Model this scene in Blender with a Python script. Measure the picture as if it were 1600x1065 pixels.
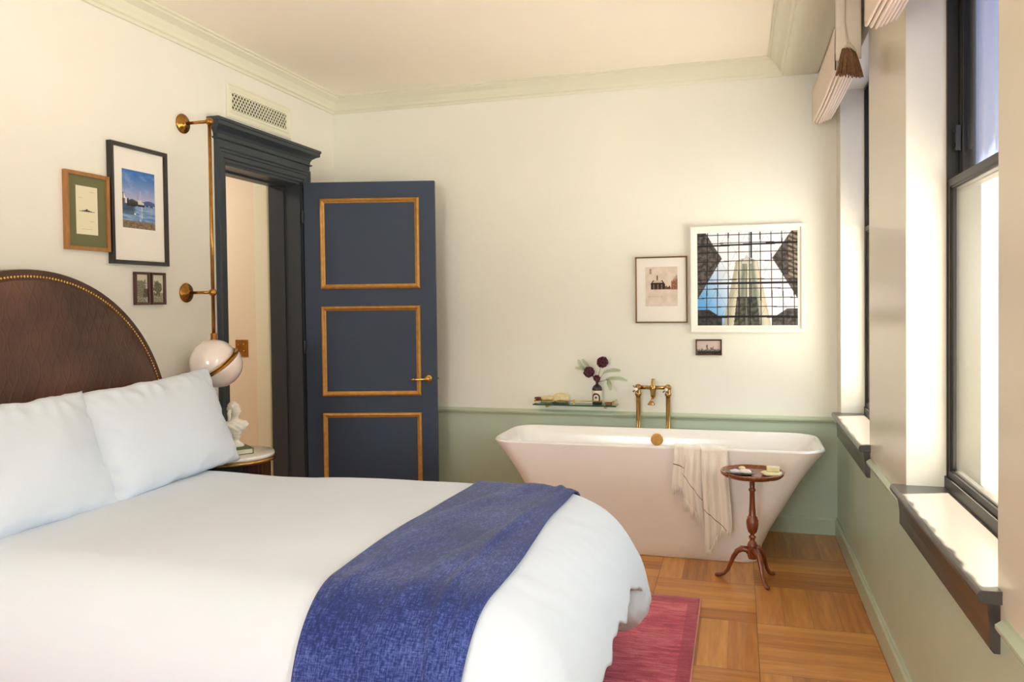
import bpy, math, random
from mathutils import Vector, Matrix, noise
random.seed(7)
PI = math.pi
scn = bpy.context.scene
for o in list(bpy.data.objects): bpy.data.objects.remove(o)

# ------------------------------------------------------------------ camera
FPX, YAW, PITCH, ROLL, PPY = 1227.758, 16.0659, -1.2553, -0.6888, 497.594
y_, p_, r_ = (math.radians(a) for a in (YAW, PITCH, ROLL))
F = Vector((-math.sin(y_)*math.cos(p_), math.cos(y_)*math.cos(p_), math.sin(p_)))
R0 = Vector((math.cos(y_), math.sin(y_), 0)); U0 = R0.cross(F)
R1 = R0*math.cos(r_) + U0*math.sin(r_); U1 = -R0*math.sin(r_) + U0*math.cos(r_)
cd = bpy.data.cameras.new('camera'); cam = bpy.data.objects.new('camera', cd)
scn.collection.objects.link(cam)
m = Matrix((R1, U1, -F)).transposed().to_4x4(); m.translation = (0, 0, 1.5)
cam.matrix_world = m
cd.sensor_width = 36; cd.sensor_fit = 'HORIZONTAL'; cd.lens = FPX*36/1600
cd.shift_y = -(532.5-PPY)/1600
cd.clip_start = .02; cd.clip_end = 200
scn.camera = cam

# ------------------------------------------------------------------ room size
XL, XR, YF, YN = -2.9005, .5964, 5.3108, -4.4
ZC, ZR, ZB, CE = 2.908, .724, .109, 3.02
XG = .73; XO = 1.0                       # window plane, outer face of the wall
WIN = [(4.042, 5.128), (2.122, 3.201), (0.20, 1.28)]  # third opening is unseen, added to bring in light beside the camera
ZSILL, ZHEAD = .80, 2.75
DY0, DY1, DZ = 3.985, 4.835, 2.34        # door opening

# ------------------------------------------------------------------ light
scn.view_settings.view_transform = 'Standard'; scn.view_settings.look = 'None'
scn.view_settings.exposure = 0.16; scn.view_settings.gamma = 1
scn.view_settings.use_curve_mapping = False
W = bpy.data.worlds.new('sky'); scn.world = W; W.use_nodes = True
nt = W.node_tree; bgn = nt.nodes['Background']
tc = nt.nodes.new('ShaderNodeTexCoord'); sx = nt.nodes.new('ShaderNodeSeparateXYZ')
rp = nt.nodes.new('ShaderNodeValToRGB')
hz_ = nt.nodes.new('ShaderNodeMath'); hz_.operation = 'MULTIPLY_ADD'; hz_.inputs[1].default_value = .5; hz_.inputs[2].default_value = .5
nt.links.new(tc.outputs['Generated'], sx.inputs[0]); nt.links.new(sx.outputs['Z'], hz_.inputs[0]); nt.links.new(hz_.outputs[0], rp.inputs[0])
cr_ = rp.color_ramp.elements                      # sunlit street below, hazy horizon, clear sky above
cr_[0].position = .41; cr_[0].color = (1, 1, .96, 1)
cr_[1].position = .85; cr_[1].color = (.28, .36, .47, 1)
for p__, c__ in ((.43, (.125, .12, .108, 1)), (.56, (.125, .122, .115, 1)), (.60, (.54, .58, .62, 1))): e_ = cr_.new(p__); e_.color = c__
nt.links.new(rp.outputs[0], bgn.inputs[0]); bgn.inputs[1].default_value = 13.5

def sun(d, e, col):
    l = bpy.data.lights.new('sun', 'SUN'); l.energy = e; l.color = col; l.angle = math.radians(.6)
    o = bpy.data.objects.new('sun', l); scn.collection.objects.link(o)
    o.rotation_euler = Vector(d).to_track_quat('-Z', 'Y').to_euler(); return o
sun((-.223, -.078, -.97), 165, (1, .97, .9))

def area(name, loc, target, sxy, e, col):
    l = bpy.data.lights.new(name, 'AREA'); l.shape = 'RECTANGLE'; l.size, l.size_y = sxy
    l.energy = e; l.color = col
    o = bpy.data.objects.new(name, l); scn.collection.objects.link(o); o.location = loc
    o.rotation_euler = (Vector(target)-Vector(loc)).to_track_quat('-Z', 'Y').to_euler(); return o
area('fill_light_near', (-1.5, YN-.35, 1.6), (-1.3, 0, 3.0), (1.4, 1.9), 105, (.93, .97, 1))  # unseen fill light added behind the camera to brighten the room
area('fill_light_side', (XO+.1, .74, 1.78), (-2.2, 1.3, 2.0), (1.05, 1.9), 26, (.90, .96, 1))  # unseen fill light added outside the third opening to brighten the room

# ------------------------------------------------------------------ materials
def lin(c):
    return tuple((x/255/12.92 if x/255 <= .04045 else ((x/255+.055)/1.055)**2.4) for x in c[:3]) + (1,)
class NT:
    def __init__(s, name):
        s.m = bpy.data.materials.new(name); s.m.use_nodes = True; s.t = s.m.node_tree
        s.b = s.t.nodes['Principled BSDF']
    def n(s, typ, **kw):
        n = s.t.nodes.new('ShaderNode'+typ)
        for k, v in kw.items(): setattr(n, k, v)
        return n
    def l(s, a, b): s.t.links.new(a, b)
    def math(s, op, a, b=None, c=None):
        n = s.n('Math', operation=op)
        for i, v in enumerate((a, b, c)):
            if v is None: continue
            if isinstance(v, (int, float)): n.inputs[i].default_value = v
            else: s.l(v, n.inputs[i])
        return n.outputs[0]
    def mix(s, f, a, b, bt='MIX'):
        n = s.n('Mix', data_type='RGBA', blend_type=bt)
        for k, v in ((0, f), (6, a), (7, b)):
            if isinstance(v, (int, float)): n.inputs[k].default_value = v
            elif isinstance(v, tuple): n.inputs[k].default_value = v
            else: s.l(v, n.inputs[k])
        return n.outputs[2]
    def noise(s, scale, detail=3, vec=None, rough=.5, stretch=None):
        n = s.n('TexNoise'); n.inputs['Scale'].default_value = scale; n.inputs['Detail'].default_value = detail
        n.inputs['Roughness'].default_value = rough
        tcn = s.n('TexCoord'); v = vec or tcn.outputs['Object']
        if stretch:
            mp = s.n('Mapping'); mp.inputs['Scale'].default_value = stretch; s.l(v, mp.inputs[0]); v = mp.outputs[0]
        s.l(v, n.inputs['Vector']); return n.outputs['Fac']
    def bump(s, h, strength, dist=.01):
        b = s.n('Bump'); b.inputs['Strength'].default_value = strength; b.inputs['Distance'].default_value = dist
        s.l(h, b.inputs['Height']); s.l(b.outputs[0], s.b.inputs['Normal'])
def mat(name, col, rough=.5, metal=0, var=0, vscale=4, bump=0, bscale=60, coat=0, sheen=0, stretch=None, col2=None, spec=.5, sub=0):
    N = NT(name); b = N.b
    b.inputs['Base Color'].default_value = lin(col); b.inputs['Roughness'].default_value = rough
    b.inputs['Metallic'].default_value = metal; b.inputs['Specular IOR Level'].default_value = spec
    b.inputs['Coat Weight'].default_value = coat; b.inputs['Coat Roughness'].default_value = .12
    if sheen: b.inputs['Sheen Weight'].default_value = sheen
    if sub:
        b.inputs['Subsurface Weight'].default_value = sub; b.inputs['Subsurface Scale'].default_value = .02
    if var or col2:
        c2 = lin(col2) if col2 else tuple(x*(1-var) for x in lin(col)[:3])+(1,)
        f = N.noise(vscale, 4, stretch=stretch)
        rr = N.n('ValToRGB'); rr.color_ramp.elements[0].position = .35; rr.color_ramp.elements[1].position = .65
        rr.color_ramp.elements[0].color = c2; rr.color_ramp.elements[1].color = lin(col)
        N.l(f, rr.inputs[0]); N.l(rr.outputs[0], b.inputs['Base Color'])
    if bump: N.bump(N.noise(bscale, 3, stretch=stretch), bump)
    return N.m
M = {}
M['wall'] = mat('cream_wall_paint', (235, 232, 223), .45, var=.03, vscale=1.3, bump=.04, bscale=9)
M['far'] = mat('pale_green_cream_paint', (239, 237, 226), .5, var=.04, vscale=1.1, bump=.04, bscale=9)
M['sage'] = mat('sage_green_paint', (192, 206, 184), .28, var=.08, vscale=2.2, bump=.05, bscale=7)
M['ceil'] = mat('peach_ceiling_paint', (252, 244, 228), .6, var=.03, vscale=.8)
M['trimw'] = mat('cream_trim_paint', (226, 224, 203), .3)
M['reveal'] = mat('satin_white_paint', (234, 229, 214), .22)
M['pier'] = mat('satin_cream_paint', (222, 213, 194), .22)
M['saget'] = mat('sage_trim_paint', (188, 200, 176), .25)
M['slate'] = mat('slate_window_paint', (66, 62, 58), .3, coat=.3)
M['blackframe'] = mat('black_window_paint', (27, 25, 23), .4, spec=.3)
M['winframe'] = mat('dark_window_frame_paint', (44, 42, 38), .4, spec=.3)
M['door'] = mat('charcoal_blue_door_paint', (54, 66, 86), .5, spec=.3, var=.05, vscale=3, bump=.03, bscale=30)
M['casing'] = mat('charcoal_casing_paint', (54, 61, 68), .4, spec=.35)
M['gilt'] = mat('gilded_moulding', (214, 160, 84), .38, .55, var=.2, vscale=30)
M['brass'] = mat('aged_brass', (178, 128, 62), .25, 1, var=.25, vscale=25)
M['pbrass'] = mat('polished_brass', (210, 172, 96), .16, 1, var=.1, vscale=20)
M['antique'] = mat('antique_brass', (178, 142, 88), .2, 1, var=.25, vscale=18)
M['white'] = mat('tub_white_enamel', (243, 238, 233), .18, coat=.5)
M['tubout'] = mat('tub_matte_blush_outside', (252, 246, 242), .35)
M['walnut'] = mat('polished_mahogany', (138, 66, 30), .25, var=.45, vscale=9, stretch=(6, 6, .8), coat=.5)
M['linen'] = mat('white_duvet_cotton', (213, 220, 231), .9, bump=.05, bscale=22)
M['pillow'] = mat('white_pillow_cotton', (218, 227, 240), .9, bump=.04, bscale=22)
M['pinkcot'] = mat('pale_pink_cotton', (232, 214, 203), .9, bump=.1, bscale=20)
M['skirt'] = mat('cream_sheet_cotton', (218, 211, 198), .9, bump=.2, bscale=20)
M['towel'] = mat('cream_towel_cotton', (242, 232, 220), .95, bump=.3, bscale=160, sheen=.2)
M['stripe'] = mat('brown_towel_stripe', (128, 78, 60), .9)
M['black'] = mat('black_wood', (33, 30, 28), .35, coat=.3)
M['oak'] = mat('honey_oak', (172, 118, 62), .4, var=.25, vscale=12, stretch=(3, 3, 1))
M['rust'] = mat('dark_red_wood', (72, 36, 28), .35, coat=.3)
M['bronze'] = mat('bronze_wood', (122, 86, 48), .35, .3)
M['matw'] = mat('white_mat_board', (238, 233, 226), .7, spec=.2)
M['matg'] = mat('olive_mat_board', (112, 112, 80), .7, spec=.2)
M['whitew'] = mat('white_frame_paint', (242, 238, 228), .35)
M['marble'] = mat('white_marble', (232, 226, 216), .15, var=.12, vscale=8, coat=.5)
M['drum'] = mat('dark_lacquer', (30, 27, 26), .25)
M['plaster'] = mat('white_plaster', (238, 233, 224), .6, var=.05, vscale=40)
M['bookg'] = mat('green_book_cloth', (104, 120, 84), .8, bump=.1, bscale=300)
M['paper'] = mat('page_paper', (226, 218, 196), .8, bump=.2, bscale=200, stretch=(1, 1, 12))
M['opal'] = mat('opal_glass', (240, 226, 220), .08, coat=1, sub=.2)
M['hall'] = mat('hall_wall_paint', (226, 212, 190), .5)
M['dark'] = mat('dark_void', (14, 13, 12), .8)
M['stem'] = mat('flower_stem', (92, 112, 60), .6)
M['fern'] = mat('fern_leaf', (158, 180, 122), .6, var=.3, vscale=60)
M['petal'] = mat('dark_burgundy_petal', (112, 24, 52), .7, var=.4, vscale=90, sheen=.3)
M['loofah'] = mat('loofah_fibre', (244, 224, 174), .9, var=.2, vscale=50, bump=.8, bscale=120)
M['soap'] = mat('cream_soap', (236, 224, 180), .4, var=.12, vscale=60, bump=.2, bscale=90, sub=.1)
M['soapl'] = mat('lilac_soap', (214, 204, 214), .4, var=.1, vscale=60, sub=.1)
M['bristle'] = mat('brown_bristle', (112, 66, 40), .8, bump=.8, bscale=300)
M['cream'] = mat('cream_glaze', (228, 212, 190), .3)
M['ink'] = mat('dark_glaze', (44, 36, 34), .35)
M['amber'] = mat('brown_soap', (134, 84, 46), .4)
M['dish'] = mat('dark_dish', (62, 54, 56), .25, coat=.5)
M['shade'] = mat('cream_shade_linen', (236, 226, 208), .85, bump=.1, bscale=200)
M['shadep'] = mat('blush_shade_linen', (232, 216, 200), .85, bump=.1, bscale=200)
M['tassel'] = mat('brown_tassel_yarn', (132, 94, 60), .8, var=.35, vscale=90)
M['cord'] = mat('cream_cord', (214, 200, 176), .8)

def glass_mat(name, tint, rough=.0, ior=1.5):
    N = NT(name); t = N.t; t.nodes.remove(N.b)
    out = t.nodes['Material Output']; lw = N.n('LayerWeight'); lw.inputs[0].default_value = .5
    r0 = ((ior-1)/(ior+1))**2                                  # Schlick reflectance, the same from both faces
    frs = N.math('ADD', r0, N.math('MULTIPLY', 1-r0, N.math('POWER', lw.outputs['Facing'], 5)))
    tr = N.n('BsdfTransparent'); tr.inputs[0].default_value = lin(tint)
    gl = N.n('BsdfGlossy'); gl.inputs['Roughness'].default_value = rough
    mx = N.n('MixShader'); N.l(frs, mx.inputs[0]); N.l(tr.outputs[0], mx.inputs[1]); N.l(gl.outputs[0], mx.inputs[2])
    N.l(mx.outputs[0], out.inputs['Surface']); return N.m
M['glass'] = glass_mat('window_glass', (246, 243, 236), 0, 1.6)
M['gshelf'] = glass_mat('green_shelf_glass', (196, 222, 200), 0, 1.5)
def sheer():
    N = NT('blue_sheer_fabric'); t = N.t; t.nodes.remove(N.b); out = t.nodes['Material Output']
    d = N.n('BsdfDiffuse'); d.inputs[0].default_value = lin((92, 104, 138))
    tl = N.n('BsdfTranslucent'); tl.inputs[0].default_value = lin((84, 98, 140))
    tr = N.n('BsdfTransparent')
    a = N.n('MixShader'); a.inputs[0].default_value = .55; N.l(d.outputs[0], a.inputs[1]); N.l(tl.outputs[0], a.inputs[2])
    b = N.n('MixShader'); b.inputs[0].default_value = .04; N.l(a.outputs[0], b.inputs[1]); N.l(tr.outputs[0], b.inputs[2])
    N.l(b.outputs[0], out.inputs['Surface']); return N.m
M['sheer'] = sheer()
def paintmat():
    N = NT('printed_picture'); a = N.n('Attribute', attribute_name='Col'); N.l(a.outputs['Color'], N.b.inputs['Base Color'])
    N.b.inputs['Roughness'].default_value = .45; N.b.inputs['Specular IOR Level'].default_value = .2
    return N.m
M['print'] = paintmat()
def leather():
    N = NT('embossed_brown_leather'); N.b.inputs['Roughness'].default_value = .42
    N.b.inputs['Coat Weight'].default_value = .12
    f = N.noise(3, 5); rr = N.n('ValToRGB'); e = rr.color_ramp.elements
    e[0].position = .35; e[0].color = lin((66, 40, 31)); e[1].position = .7; e[1].color = lin((104, 68, 54))
    N.l(f, rr.inputs[0]); N.l(rr.outputs[0], N.b.inputs['Base Color'])
    tcn = N.n('TexCoord'); s3 = N.n('SeparateXYZ'); N.l(tcn.outputs['Object'], s3.inputs[0])
    Y, Z = s3.outputs['Y'], s3.outputs['Z']                       # ogee lattice embossing
    w1 = N.math('SINE', N.math('MULTIPLY', Z, 2*PI/.26)); w2 = N.math('MULTIPLY', w1, .022)
    a1 = N.math('ABSOLUTE', N.math('SUBTRACT', N.math('PINGPONG', N.math('ADD', Y, w2), .052), .026))
    a2 = N.math('ABSOLUTE', N.math('SUBTRACT', N.math('PINGPONG', N.math('SUBTRACT', Y, w2), .052), .026))
    mn = N.math('MINIMUM', a1, a2); ln = N.math('MAXIMUM', 0.0, N.math('SUBTRACT', 1.0, N.math('DIVIDE', mn, .006)))
    h = N.math('ADD', N.math('MULTIPLY', ln, .8), N.math('MULTIPLY', N.noise(45, 4), .8))
    N.bump(h, .30, .007); return N.m
M['leather'] = leather()
M['leather2'] = mat('brown_leather_border', (82, 50, 36), .4, var=.3, vscale=6, bump=.2, bscale=120)
def denim():
    N = NT('indigo_woven_cloth'); N.b.inputs['Roughness'].default_value = .95; N.b.inputs['Sheen Weight'].default_value = .15
    f1 = N.noise(260, 2, stretch=(1, .16, .16), rough=.7); f2 = N.noise(260, 2, stretch=(.2, 1, 1)); f3 = N.noise(4, 3)
    s = N.math('ADD', N.math('MULTIPLY', f1, .5), N.math('ADD', N.math('MULTIPLY', f2, .35), N.math('MULTIPLY', f3, .3)))
    rr = N.n('ValToRGB'); e = rr.color_ramp.elements
    e[0].position = .42; e[0].color = lin((18, 30, 82)); e[1].position = .74; e[1].color = lin((84, 102, 168))
    x = rr.color_ramp.elements.new(.57); x.color = lin((28, 46, 112))
    N.l(s, rr.inputs[0]); N.l(rr.outputs[0], N.b.inputs['Base Color']); N.bump(f1, .35, .003); return N.m
M['denim'] = denim()
def rugmat():
    N = NT('worn_crimson_wool'); N.b.inputs['Roughness'].default_value = .95; N.b.inputs['Sheen Weight'].default_value = .3
    f1 = N.noise(30, 5, stretch=(.35, 2.2, 1), rough=.7); f2 = N.noise(3.5, 3); f3 = N.noise(220, 2)
    s = N.math('ADD', N.math('MULTIPLY', f1, .55), N.math('ADD', N.math('MULTIPLY', f2, .3), N.math('MULTIPLY', f3, .18)))
    rr = N.n('ValToRGB'); e = rr.color_ramp.elements
    e[0].position = .38; e[0].color = lin((146, 20, 56)); e[1].position = .68; e[1].color = lin((244, 146, 150))
    x = rr.color_ramp.elements.new(.5); x.color = lin((204, 56, 90))
    N.l(s, rr.inputs[0])
    tcn = N.n('TexCoord'); s3 = N.n('SeparateXYZ'); N.l(tcn.outputs['Object'], s3.inputs[0])
    ex = N.math('GREATER_THAN', s3.outputs['X'], -.215-.03+0); ey = N.math('GREATER_THAN', s3.outputs['Y'], 3.99-.09)
    bd = N.math('MULTIPLY', N.math('MAXIMUM', ex, ey), .55)
    N.l(N.mix(bd, rr.outputs[0], lin((160, 40, 66))), N.b.inputs['Base Color'])
    N.bump(N.math('ADD', f3, f1), .6, .006); return N.m
M['rug'] = rugmat()
M['rugedge'] = mat('rug_selvedge', (216, 150, 132), .9, bump=.4, bscale=300)
def parquet():
    N = NT('oak_parquet'); N.b.inputs['Roughness'].default_value = .3; N.b.inputs['Coat Weight'].default_value = .25
    tcn = N.n('TexCoord'); s3 = N.n('SeparateXYZ'); N.l(tcn.outputs['Object'], s3.inputs[0])
    B = .50; X = N.math('SUBTRACT', s3.outputs['X'], .075); Y = N.math('SUBTRACT', s3.outputs['Y'], .27)
    bx = N.math('FLOOR', N.math('DIVIDE', X, B)); by = N.math('FLOOR', N.math('DIVIDE', Y, B))
    ck = N.math('FLOORED_MODULO', N.math('ADD', bx, by), 2.0)
    lx = N.math('SUBTRACT', X, N.math('MULTIPLY', bx, B)); ly = N.math('SUBTRACT', Y, N.math('MULTIPLY', by, B))
    def sel(a, b):  # ck ? b : a
        return N.math('ADD', N.math('MULTIPLY', ck, b), N.math('MULTIPLY', N.math('SUBTRACT', 1, ck), a))
    across = sel(ly, lx); along = sel(lx, ly); sw = B/4
    si = N.math('FLOOR', N.math('DIVIDE', across, sw)); ls = N.math('SUBTRACT', across, N.math('MULTIPLY', si, sw))
    cv = N.n('CombineXYZ'); N.l(bx, cv.inputs[0]); N.l(by, cv.inputs[1]); N.l(si, cv.inputs[2])
    wn = N.n('TexWhiteNoise', noise_dimensions='3D'); N.l(cv.outputs[0], wn.inputs[0])
    off = N.math('MULTIPLY', wn.outputs['Value'], 37)
    gv = N.n('CombineXYZ'); N.l(N.math('MULTIPLY', along, 1.6), gv.inputs[0]); N.l(N.math('MULTIPLY', across, 16), gv.inputs[1]); N.l(off, gv.inputs[2])
    g = N.noise(3.2, 5, vec=gv.outputs[0], rough=.6)
    wv = N.n('TexWave', wave_type='RINGS'); wv.inputs['Scale'].default_value = .9; wv.inputs['Distortion'].default_value = 5; wv.inputs['Detail'].default_value = 3
    N.l(gv.outputs[0], wv.inputs['Vector'])
    f = N.math('ADD', N.math('MULTIPLY', g, .5), N.math('ADD', N.math('MULTIPLY', wv.outputs['Fac'], .12), N.math('MULTIPLY', wn.outputs['Value'], .38)))
    rr = N.n('ValToRGB'); e = rr.color_ramp.elements
    e[0].position = .2; e[0].color = lin((148, 86, 34)); e[1].position = .8; e[1].color = lin((226, 160, 82))
    x = rr.color_ramp.elements.new(.5); x.color = lin((194, 126, 56)); N.l(f, rr.inputs[0])
    e1 = N.math('LESS_THAN', N.math('MINIMUM', ls, N.math('SUBTRACT', sw, ls)), .0010)
    e2 = N.math('LESS_THAN', N.math('MINIMUM', N.math('MINIMUM', lx, ly), N.math('MINIMUM', N.math('SUBTRACT', B, lx), N.math('SUBTRACT', B, ly))), .0016)
    ed = N.math('MAXIMUM', N.math('MULTIPLY', e1, .6), N.math('MULTIPLY', e2, .8))
    N.l(N.mix(ed, rr.outputs[0], lin((84, 50, 26))), N.b.inputs['Base Color'])
    N.bump(N.math('ADD', N.math('MULTIPLY', g, .3), N.math('MULTIPLY', ed, -1)), .15, .003); return N.m
M['floor'] = parquet()

# ------------------------------------------------------------------ mesh helpers
col = scn.collection
class MB:
    def __init__(s): s.v = []; s.f = []; s.mi = []; s.sm = []; s.c = None
    def add(s, v, f, sm=False, mi=0):
        k = len(s.v); s.v += [tuple(a) for a in v]
        for a in f: s.f.append(tuple(k+i for i in a)); s.mi.append(mi); s.sm.append(sm)
        return s
    def box(s, a, b, mi=0):
        (x0, y0, z0), (x1, y1, z1) = a, b
        v = [(x, y, z) for z in (z0, z1) for y in (y0, y1) for x in (x0, x1)]
        return s.add(v, [(0, 2, 3, 1), (4, 5, 7, 6), (0, 1, 5, 4), (2, 6, 7, 3), (0, 4, 6, 2), (1, 3, 7, 5)], False, mi)
    def tube(s, pts, rad, n=12, sm=True, caps=True, mi=0, flat=1.0):
        pts = [Vector(p) for p in pts]; rs = rad if isinstance(rad, (list, tuple)) else [rad]*len(pts)
        v = []; up = None
        for i, p in enumerate(pts):
            t = (pts[min(i+1, len(pts)-1)]-pts[max(i-1, 0)]).normalized()
            if up is None: up = Vector((0, 0, 1)) if abs(t.z) < .9 else Vector((1, 0, 0))
            a = t.cross(up).normalized(); b = a.cross(t).normalized(); up = b
            for j in range(n):
                an = 2*PI*j/n; v.append(p + a*math.cos(an)*rs[i] + b*math.sin(an)*rs[i]*flat)
        f = [(i*n+j, i*n+(j+1) % n, (i+1)*n+(j+1) % n, (i+1)*n+j) for i in range(len(pts)-1) for j in range(n)]
        if caps: f += [tuple(range(n-1, -1, -1)), tuple((len(pts)-1)*n+j for j in range(n))]
        return s.add(v, f, sm, mi)
    def lathe(s, prof, c=(0, 0, 0), n=32, axis='z', sm=True, mi=0, mod=None, M4=None):
        v = []
        for (r, h) in prof:
            for j in range(n):
                a = 2*PI*j/n; q = r*(mod(a, r) if mod else 1)
                p = (q*math.cos(a), q*math.sin(a), h)
                if axis == 'x': p = (h, q*math.cos(a), q*math.sin(a))
                if axis == 'y': p = (q*math.sin(a), h, q*math.cos(a))
                p = Vector(p)
                if M4: p = M4 @ p
                v.append(p+Vector(c))
        k = len(prof)
        f = [(i*n+j, i*n+(j+1) % n, (i+1)*n+(j+1) % n, (i+1)*n+j) for i in range(k-1) for j in range(n)]
        if prof[0][0] > 1e-5: f.append(tuple(range(n-1, -1, -1)))
        if prof[-1][0] > 1e-5: f.append(tuple((k-1)*n+j for j in range(n)))
        return s.add(v, f, sm, mi)
    def ball(s, c, r, n=20, sc=(1, 1, 1), sm=True, fn=None, mi=0):
        pr = []; m_ = max(6, n//2)
        v = []; 
        for i in range(m_+1):
            t = PI*i/m_
            for j in range(n):
                a = 2*PI*j/n; d = Vector((math.sin(t)*math.cos(a), math.sin(t)*math.sin(a), math.cos(t)))
                q = r*(fn(d) if fn else 1); v.append((c[0]+d.x*q*sc[0], c[1]+d.y*q*sc[1], c[2]+d.z*q*sc[2]))
        f = [(i*n+j, (i+1)*n+j, (i+1)*n+(j+1) % n, i*n+(j+1) % n) for i in range(m_) for j in range(n)]
        return s.add(v, f, sm, mi)
    def grid(s, fn, nu, nv, sm=True, mi=0, closed_u=False):
        v = [fn(i/nu, j/nv) for j in range(nv+1) for i in range(nu+1)]
        f = [(j*(nu+1)+i, j*(nu+1)+i+1, (j+1)*(nu+1)+i+1, (j+1)*(nu+1)+i) for j in range(nv) for i in range(nu)]
        return s.add(v, f, sm, mi)
    def ring(s, w, h, prof, place, mi=0):
        # rectangular frame; prof = closed list of (inset, depth); place(a, b, d) -> point
        v = []
        for (i_, d) in prof:
            for (sa, sb) in ((-1, -1), (1, -1), (1, 1), (-1, 1)): v.append(place(sa*(w/2-i_), sb*(h/2-i_), d))
        k = len(prof)
        f = [(q*4+j, q*4+(j+1) % 4, ((q+1) % k)*4+(j+1) % 4, ((q+1) % k)*4+j) for q in range(k) for j in range(4)]
        return s.add(v, f, False, mi)
    def extrude(s, prof, a, b, place, mi=0, sm=False):
        # prof closed 2-D polygon, swept from parameter a to b; place(p, q, t) -> point
        n = len(prof); v = [place(p, q, a) for p, q in prof]+[place(p, q, b) for p, q in prof]
        f = [(i, (i+1) % n, n+(i+1) % n, n+i) for i in range(n)] + [tuple(range(n-1, -1, -1)), tuple(range(n, 2*n))]
        return s.add(v, f, sm, mi)
    def build(s, name, mats, parent=None, bevel=0, solid=0, sub=0, fix=True):
        me = bpy.data.meshes.new(name); me.from_pydata(s.v, [], s.f)
        for m_ in (mats if isinstance(mats, (list, tuple)) else [mats]): me.materials.append(m_)
        me.polygons.foreach_set('material_index', s.mi); me.polygons.foreach_set('use_smooth', s.sm)
        if s.c:
            at = me.color_attributes.new('Col', 'FLOAT_COLOR', 'POINT')
            at.data.foreach_set('color', [x for c in s.c for x in c])
        me.update()
        if fix:
            import bmesh
            bm = bmesh.new(); bm.from_mesh(me)
            if not s.c: bmesh.ops.remove_doubles(bm, verts=bm.verts, dist=1e-6)
            bmesh.ops.recalc_face_normals(bm, faces=bm.faces); bm.to_mesh(me); bm.free()
        o = bpy.data.objects.new(name, me); col.objects.link(o); o.parent = parent
        if parent is not None and parent.type == 'EMPTY' or parent is not None:
            o.matrix_parent_inverse = Matrix.Translation(-wloc(parent))
        if solid:
            md = o.modifiers.new('solid', 'SOLIDIFY'); md.thickness = solid; md.offset = 0
        if bevel:
            md = o.modifiers.new('bevel', 'BEVEL'); md.width = bevel; md.segments = 2; md.limit_method = 'ANGLE'; md.angle_limit = math.radians(40)
            md.harden_normals = False
        if sub:
            md = o.modifiers.new('sub', 'SUBSURF'); md.levels = md.render_levels = sub
        return o
def wloc(o):
    v = Vector(o.location)
    return v
def tag(o, label, cat, group=None, kind=None):
    if label: o['label'] = label
    if cat: o['category'] = cat
    if group: o['group'] = group
    if kind: o['kind'] = kind
    return o
def thing(name, label, cat, loc=(0, 0, 0), group=None):
    o = bpy.data.objects.new(name, None); o.empty_display_size = .05; col.objects.link(o); o.location = loc
    return tag(o, label, cat, group)
def struct(o): o['kind'] = 'structure'; return o
def sempty(name, loc=(0, 0, 0)):
    o = bpy.data.objects.new(name, None); col.objects.link(o); o.location = loc; o['kind'] = 'structure'; return o
def fbm(x, y, z=0, o=4):
    return noise.fractal(Vector((x, y, z)), 1.0, 2.0, o)
def sstep(a, b, x):
    t = max(0, min(1, (x-a)/(b-a))); return t*t*(3-2*t)

# ------------------------------------------------------------------ shell
struct(MB().box((XL-.3, YN-.3, -.1), (XO, YF+.2, 0)).build('floor', M['floor']))
struct(MB().box((XL-.3, YN-.3, CE), (XO, YF+.2, CE+.1)).build('ceiling', M['ceil']))
# far wall: upper cream, lower sage
struct(MB().box((XL-.2, YF, ZR), (XO, YF+.2, CE), 0).box((XL-.2, YF, 0), (XO, YF+.2, ZR), 1).build('wall_far', [M['far'], M['sage']]))
WT = .235
w = MB()
for (a, b) in ((YN-.2, DY0), (DY1, YF)):
    w.box((XL-WT, a, ZR), (XL, b, CE), 0); w.box((XL-WT, a, 0), (XL, b, ZR), 1)
w.box((XL-WT, DY0, DZ), (XL, DY1, CE), 0)
struct(w.build('wall_left', [M['wall'], M['sage']]))
w = MB()
ys = [YN-.2, -1.55, -.45]+[t for q in reversed(WIN) for t in q]+[YF]
holes = [tuple(q) for q in reversed(WIN)]
w.box((XR, YN-.2, ZHEAD), (XO, YF, CE), 0)
w.box((XR, YN-.2, ZR), (XO, YF, ZSILL-.03), 0); w.box((XR, YN-.2, 0), (XO, YF, ZR), 1)
prev = YN-.2
for (a, b) in holes+[(YF, None)]:
    w.box((XR, prev, ZSILL-.03), (XO, a, ZHEAD), 0)
    prev = b
struct(w.build('wall_right', [M['pier'], M['sage']]))
# near wall behind the camera, with an unseen opening added to let light in
w = MB(); nx0, nx1 = -2.2, -.8
w.box((XL-.2, YN-.2, 0), (nx0, YN, CE)); w.box((nx1, YN-.2, 0), (XO, YN, CE))
w.box((nx0, YN-.2, 0), (nx1, YN, .8)); w.box((nx0, YN-.2, 2.7), (nx1, YN, CE))
struct(w.build('wall_near', M['wall']))
# soffit band above the windows (shade pocket behind it)
XS0, XS1 = XR-.3046, .49
struct(MB().box((XS0, YN, ZC), (XS1, YF, CE)).build('trim_1', M['trimw']))
# crown moulding
cp = [(0, 2.908), (.014, 2.908), (.018, 2.922), (.03, 2.928), (.036, 2.945), (.055, 2.975), (.082, 2.992), (.09, 2.996), (.09, 3.006), (.104, 3.010), (.104, CE), (0, CE)]
cx, cy = (XL+XS0)/2, (YN+YF)/2
struct(MB().ring(XS0-XL, YF-YN, cp, lambda a, b, d: (cx+a, cy+b, d)).build('trim_2', M['trimw']))
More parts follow.
